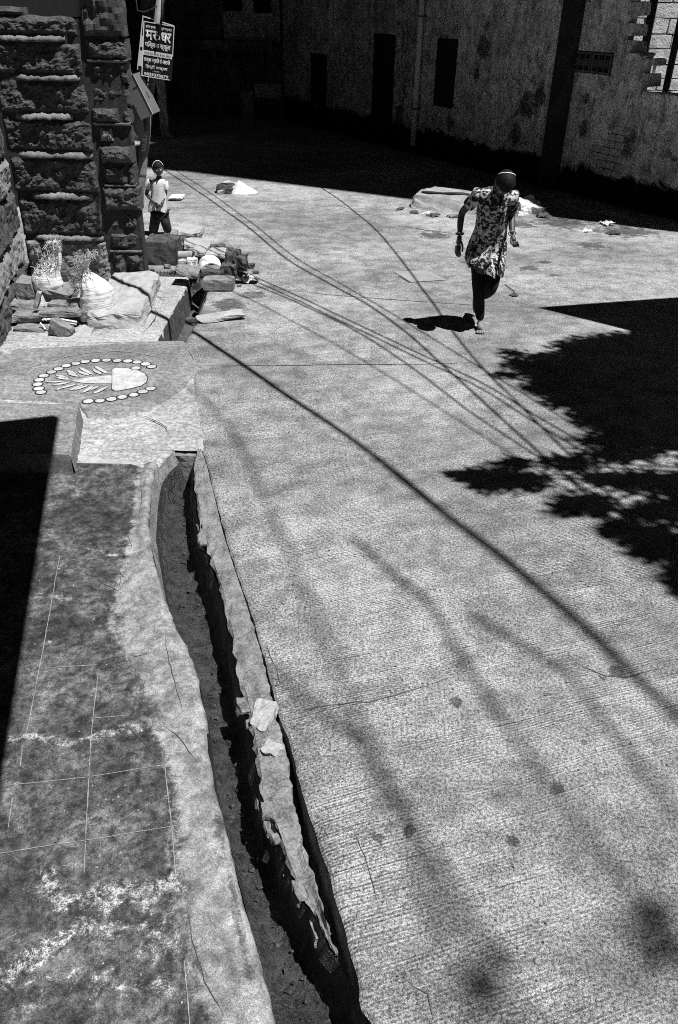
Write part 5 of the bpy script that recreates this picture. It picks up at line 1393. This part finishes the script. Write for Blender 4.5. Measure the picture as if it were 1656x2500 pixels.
# --- the running girl
Yg = G(1171, 806).y
def J(px, py, dy=0.0): return W(px, py, Yg + dy)
girl = empty('person', G(1171, 806), 'barefoot girl in patterned tunic and black leggings running with head bowed', 'person')
b = MB()
P = {'pelvis': J(1188,630,0.14), 'waist': J(1190,572,0.08), 'chest': J(1204,500,-0.05), 'neck': J(1216,468,-0.12), 'throat': J(1226,456,-0.19),
     'sR': J(1172,474,-0.06), 'eR': J(1128,518,0.06), 'mR': J(1124,546,0.03), 'wR': J(1123,574,-0.02), 'sL': J(1250,478,-0.09), 'eL': J(1250,526,0.03), 'mL': J(1250,550,-0.04), 'wL': J(1251,573,-0.12),
     'hR': J(1172,645,0.12), 'tR': J(1170,682,0.08), 'kR': J(1169,718,0.03), 'cR': J(1170,742,0.07), 'aR': J(1173,785,0.05), 'hL': J(1206,642,0.12), 'tL': J(1203,680,0.03), 'kL': J(1198,708,-0.05), 'cL': J(1186,716,0.18), 'aL': J(1166,724,0.42)}
nodes = [(P['pelvis'], 0.11), (P['waist'], 0.10), (P['chest'], 0.115), (P['neck'], 0.06), (P['throat'], 0.042),
         (P['sR'], 0.055), (P['eR'], 0.034), (P['mR'], 0.033), (P['wR'], 0.022), (P['sL'], 0.055), (P['eL'], 0.034), (P['mL'], 0.033), (P['wL'], 0.022),
         (P['hR'], 0.085), (P['tR'], 0.072), (P['kR'], 0.05), (P['cR'], 0.05), (P['aR'], 0.033), (P['hL'], 0.085), (P['tL'], 0.075), (P['kL'], 0.055), (P['cL'], 0.052), (P['aL'], 0.034)]
edges = [(0,1),(1,2),(2,3),(3,4),(2,5),(5,6),(6,7),(7,8),(2,9),(9,10),(10,11),(11,12),(0,13),(13,14),(14,15),(15,16),(16,17),(0,18),(18,19),(19,20),(20,21),(21,22)]
add_geo(b, skin_geo(nodes, edges, 0, 2))
hc = J(1233, 446, -0.25); hf, hu = Vector((-0.08, -0.40, -0.92)), Vector((0.08, -0.92, 0.40))
add_geo(b, head_geo(hc, 0.105, hf, hu))
def paw(wrist, pts_palm, fingers, thumb):
    add_geo(b, chain([wrist] + pts_palm, [0.022] + [0.027, 0.026][:len(pts_palm)]))
    for f in fingers: add_geo(b, chain(f, [0.0095, 0.0095, 0.0085, 0.0065][:len(f)], 1))
    add_geo(b, chain(thumb, [0.011, 0.010, 0.008][:len(thumb)], 1))
paw(P['wR'], [J(1121,588,-0.03), J(1119,600,-0.035)], [[J(1114+3.4*k,598,-0.035+0.01*k), J(1112+3.6*k,612,-0.05), J(1113+3.6*k,621-1.5*abs(k-1.5),-0.045), J(1116+3.4*k,629-2.5*abs(k-1.4),-0.02)] for k in range(4)],
    [J(1126,588,-0.05), J(1130,602,-0.07), J(1129,616,-0.07)])
paw(P['wL'], [J(1253,584,-0.15), J(1256,590,-0.17)], [[J(1250+4*k,588,-0.17-0.01*k), J(1252+4.5*k,597,-0.21), J(1256+3.5*k,603-0.5*k,-0.19), J(1256+3*k,598,-0.165)] for k in range(4)],
    [J(1248,583,-0.18), J(1247,592,-0.21), J(1252,597,-0.225)])
# planted foot with toes
gz = 0.0
an = P['aR']
heel = Vector((an.x, an.y + 0.035, 0.035)); ball = Vector((an.x - 0.015, an.y - 0.13, 0.026))
add_geo(b, skin_geo([(an, 0.031), (heel, 0.032), (Vector((an.x - 0.005, an.y - 0.06, 0.045)), 0.032), (ball, (0.026, 0.04))], [(0,1),(0,2),(1,2),(2,3)][:1] + [(0,2),(2,3)], 0, 2))
for k in range(5):
    x = ball.x - 0.034 + 0.017*k; l = 0.045 - 0.004*abs(k - 3)
    add_geo(b, chain([Vector((x*0.6 + ball.x*0.4, ball.y, 0.022)), Vector((x, ball.y - l*0.6, 0.02)), Vector((x*1.0, ball.y - l - 0.012, 0.013))], [0.013, 0.0105, 0.008 if k < 4 else 0.011], 1))
fL = P['aL']
add_geo(b, chain([fL, fL + Vector((-0.01, 0.04, -0.04)), fL + Vector((-0.005, 0.0, -0.12)), fL + Vector((0, -0.02, -0.17))], [0.032, 0.034, 0.034, 0.02]))
gb = b.build('body', M['skin'], girl, True); gb.data.materials.append(rough_mat('sunlit_foot_skin', 0.14, 0.22, 20, 90, 0.5, 0.2, 0.003))  # paler skin near the ground carries the sunlight on the foot in its colour
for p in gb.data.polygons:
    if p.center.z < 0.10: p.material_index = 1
# leggings
b = MB()
add_geo(b, skin_geo([(P['pelvis'], 0.12), (P['hR'], 0.096), (P['tR'], 0.082), (P['kR'], 0.060), (P['cR'], 0.060), (P['aR'] + Vector((0, 0, 0.005)), 0.042), (P['hL'], 0.096), (P['tL'], 0.086), (P['kL'], 0.066), (P['cL'], 0.062), (P['aL'] + (P['cL']-P['aL'])*0.12, 0.044)],
                    [(0,1),(1,2),(2,3),(3,4),(4,5),(0,6),(6,7),(7,8),(8,9),(9,10)], 0, 2))
b.build('leggings', M['leggings'], girl, True)
# tunic
rings_ = [(463,1196,1236,-0.115,0.05),(466,1178,1250,-0.11,0.075),(474,1166,1254,-0.085,0.10),(486,1164,1249,-0.07,0.12),(505,1166,1245,-0.04,0.128),(530,1164,1242,0.0,0.122),(555,1160,1239,0.04,0.12),(578,1152,1238,0.07,0.13),(600,1142,1238,0.09,0.155),(620,1136,1236,0.09,0.185),(636,1134,1233,0.075,0.21),(650,1137,1230,0.06,0.225),(660,1140,1226,0.05,0.23)]
cs = [J((l+r)/2, y, dy) for y, l, r, dy, hd in rings_]
rs = []
n = 56
for i, (y, l, r, dy, hd) in enumerate(rings_):
    c = cs[i]; hw = abs(J(r, y, dy).x - J(l, y, dy).x)/2
    t = (cs[min(i+1, len(cs)-1)] - cs[max(i-1, 0)]).normalized(); t.x = 0; t.normalize()
    V = Vector((1, 0, 0)).cross(t).normalized()
    if V.y < 0: V = -V
    V = (V*0.7 + Vector((0, 1, 0))*0.3).normalized()
    k = i/(len(rings_)-1); row = []
    for m in range(n):
        w = 2*math.pi*m/n; ww = w + 0.7*nz(i*0.22, 8)
        fo = 1 + (0.015 + 0.075*max(0, k-0.3))*math.sin(5*ww + 2.2*nz(k*3, 4) + 1.0) + (0.012 + 0.035*k)*math.sin(9*ww + 3 + 3*k) + 0.04*nz(math.cos(w)*2, math.sin(w)*2, k*7)
        p = c + Vector((hw*fo*math.cos(w), 0, 0)) + V*(hd*fo*math.sin(w))
        if i >= len(rings_)-3:
            f = (i - len(rings_) + 4)/3
            p.z += -0.05*f*math.cos(w) - 0.03*f*(1 if math.sin(w) < 0 else -0.4)*abs(math.sin(w)) + 0.012*f*math.sin(7*w)
        row.append(p)
    rs.append(row)
M['tunic'] = cloth_print('floral_tunic_cloth', 0.012, 0.5, 26, 0.60)
tun = MB().rings(rs, cap0=False).build('tunic', M['tunic'], girl, True)
for (s, e, sgn) in ((P['sR'], P['eR'], -1), (P['sL'], P['eL'], 1)):
    st = s + (P['chest'] - s)*0.25; en = s.lerp(e, 0.62); mid = s.lerp(e, 0.12) + Vector((0, 0, 0.012))
    MB().tube([st, mid, s.lerp(e, 0.4), en], [0.066, 0.072, 0.062, 0.058], 18, False).build('sleeve', M['tunic'], tun, True)
hb_ = MB(); add_geo(hb_, head_geo(hc, 0.107, hf, hu, True)); hair = hb_.build('hair', M['hair'], girl, True)
highlight_band(hc, 0.107, hf, hu, hair, -0.5, 0.0045)
r_, f_, u_ = frame3(hf, hu)
MB().tube([hc - f_*0.05 - u_*0.08, hc - f_*0.06 - u_*0.13, hc - f_*0.04 - u_*0.18, hc - f_*0.0 - u_*0.24], [0.03, 0.035, 0.028, 0.01], 10).build('ponytail', M['hair'], hair, True)
eyeballs(hc, 0.105, hf, hu, girl)
for (c, d, mt, rr_, kk) in ((P['wR'].lerp(P['mR'], 0.12), (P['wR'] - P['mR']).normalized(), 'iron', 0.032, 0.009), (P['wL'].lerp(P['mL'], 0.15), (P['wL'] - P['mL']).normalized(), 'stone_pale', 0.034, 0.005)):
    s = d.cross(Vector((1, 0.2, 0))).normalized(); q = d.cross(s)
    MB().tube([c + (s*math.cos(a) + q*math.sin(a))*rr_ for a in [2*math.pi*k/16 for k in range(17)]], kk, 6, False).build('bangle', M[mt], girl, True)

# --- the small child
Yk = G(398, 574).y
def K(px, py, dy=0.0): return W(px, py, Yk + dy)
kid = empty('person', G(398, 574), 'small child in a white dress standing by the pole', 'person')
b = MB()
Q = {'pelvis': K(390,512,0.02), 'chest': K(387,458,0.0), 'neck': K(389,434,-0.01), 'throat': K(389,428,-0.015), 'sR': K(368,446,0.0), 'eR': K(357,474,0.03), 'wR': K(376,494,-0.10), 'sL': K(402,448,0.0), 'eL': K(404,474,0.02), 'wL': K(395,500,-0.10),
     'hR': K(382,520,0.02), 'kR': K(378,545,-0.02), 'aR': K(374,572,0.02), 'hL': K(398,520,0.02), 'kL': K(405,545,-0.03), 'aL': K(412,571,0.03)}
kn = [(Q['pelvis'],0.085),(Q['chest'],0.08),(Q['neck'],0.042),(Q['throat'],0.032),(Q['sR'],0.04),(Q['eR'],0.027),(Q['wR'],0.02),(Q['sL'],0.04),(Q['eL'],0.027),(Q['wL'],0.02),(Q['hR'],0.06),(Q['kR'],0.042),(Q['aR'],0.03),(Q['hL'],0.06),(Q['kL'],0.042),(Q['aL'],0.03)]
add_geo(b, skin_geo(kn, [(0,1),(1,2),(2,3),(1,4),(4,5),(5,6),(1,7),(7,8),(8,9),(0,10),(10,11),(11,12),(0,13),(13,14),(14,15)], 0, 2))
kc = K(386, 412, -0.03); kf, ku = Vector((0.35, -0.92, -0.15)), Vector((0, -0.15, 1))
add_geo(b, head_geo(kc, 0.088, kf, ku))
for w, sg_ in ((Q['wR'], 1), (Q['wL'], -1)):
    pc = w + Vector((0.03*sg_, -0.03, -0.012))
    add_geo(b, chain([w, pc], [0.019, 0.022]))
    for k in range(4):
        o = Vector((0, 0.0, 0.018 - 0.012*k))
        add_geo(b, chain([pc + o*0.6, pc + o + Vector((0.025*sg_, -0.012, -0.006)), pc + o + Vector((0.034*sg_, 0.004, -0.014))], [0.008, 0.0075, 0.006], 1))
    add_geo(b, chain([pc + Vector((0, -0.01, 0.016)), pc + Vector((0.012*sg_, -0.028, 0.02)), pc + Vector((0.022*sg_, -0.03, 0.008))], [0.009, 0.008, 0.006], 1))
for a in (Q['aR'], Q['aL']):
    add_geo(b, chain([a, Vector((a.x, a.y - 0.03, terr(a.y) + 0.03)), Vector((a.x + 0.01, a.y - 0.10, terr(a.y) + 0.02))], [0.026, 0.026, 0.02]))
b.build('body', M['skin'], kid, True)
eyeballs(kc, 0.088, kf, ku, kid)
hb_ = MB(); add_geo(hb_, head_geo(kc, 0.09, kf, ku, True)); hair = hb_.build('hair', M['hair'], kid, True)
highlight_band(kc, 0.09, kf, ku, hair, 0.15, 0.0045)
rk = [(436,380,398,0.05),(440,370,403,0.075),(450,369,405,0.085),(465,370,405,0.09),(480,369,406,0.095),(495,365,407,0.11),(505,362,408,0.12),(512,362,409,0.125)]
rs = []; n = 40
for i, (y, l, r, hd) in enumerate(rk):
    c = K((l+r)/2, y); hw = abs(K(r, y).x - K(l, y).x)/2; k = i/(len(rk)-1)
    rs.append([c + Vector((hw*(1 + 0.07*k*math.sin(6*w + 4*k) + 0.05*nz(math.cos(w)*2, math.sin(w)*2, k*6 + 3))*math.cos(w), hd*(1 + 0.10*math.sin(6*w + 5*k)*(0.3 + k))*math.sin(w), 0.02*math.sin(3*w)*k)) for w in [2*math.pi*m/n for m in range(n)]])
M['white_cloth'] = rough_mat('white_cotton', 0.42, 0.62, 8, 90, 0.3, 0.5, 0.01)
dr = MB().rings(rs).build('dress', M['white_cloth'], kid, True)
for s, e in ((Q['sR'], Q['eR']), (Q['sL'], Q['eL'])):
    MB().tube([s + (Q['chest'] - s)*0.25, s + Vector((0, 0, 0.01)), s.lerp(e, 0.5)], [0.05, 0.055, 0.05], 14, False).build('sleeve', M['white_cloth'], dr, True)
b = MB()
add_geo(b, skin_geo([(Q['pelvis'],0.10),(Q['hR'],0.085),(Q['kR'],0.075),(Q['aR'] + Vector((0,0,0.02)),0.07),(Q['hL'],0.085),(Q['kL'],0.07),(Q['aL'] + Vector((0,0,0.02)),0.06)], [(0,1),(1,2),(2,3),(0,4),(4,5),(5,6)], 0, 2))
b.build('trousers', rough_mat('dark_printed_trousers', 0.006, 0.05, 30, 90, 0.3, 0.6, 0.01), kid, True)
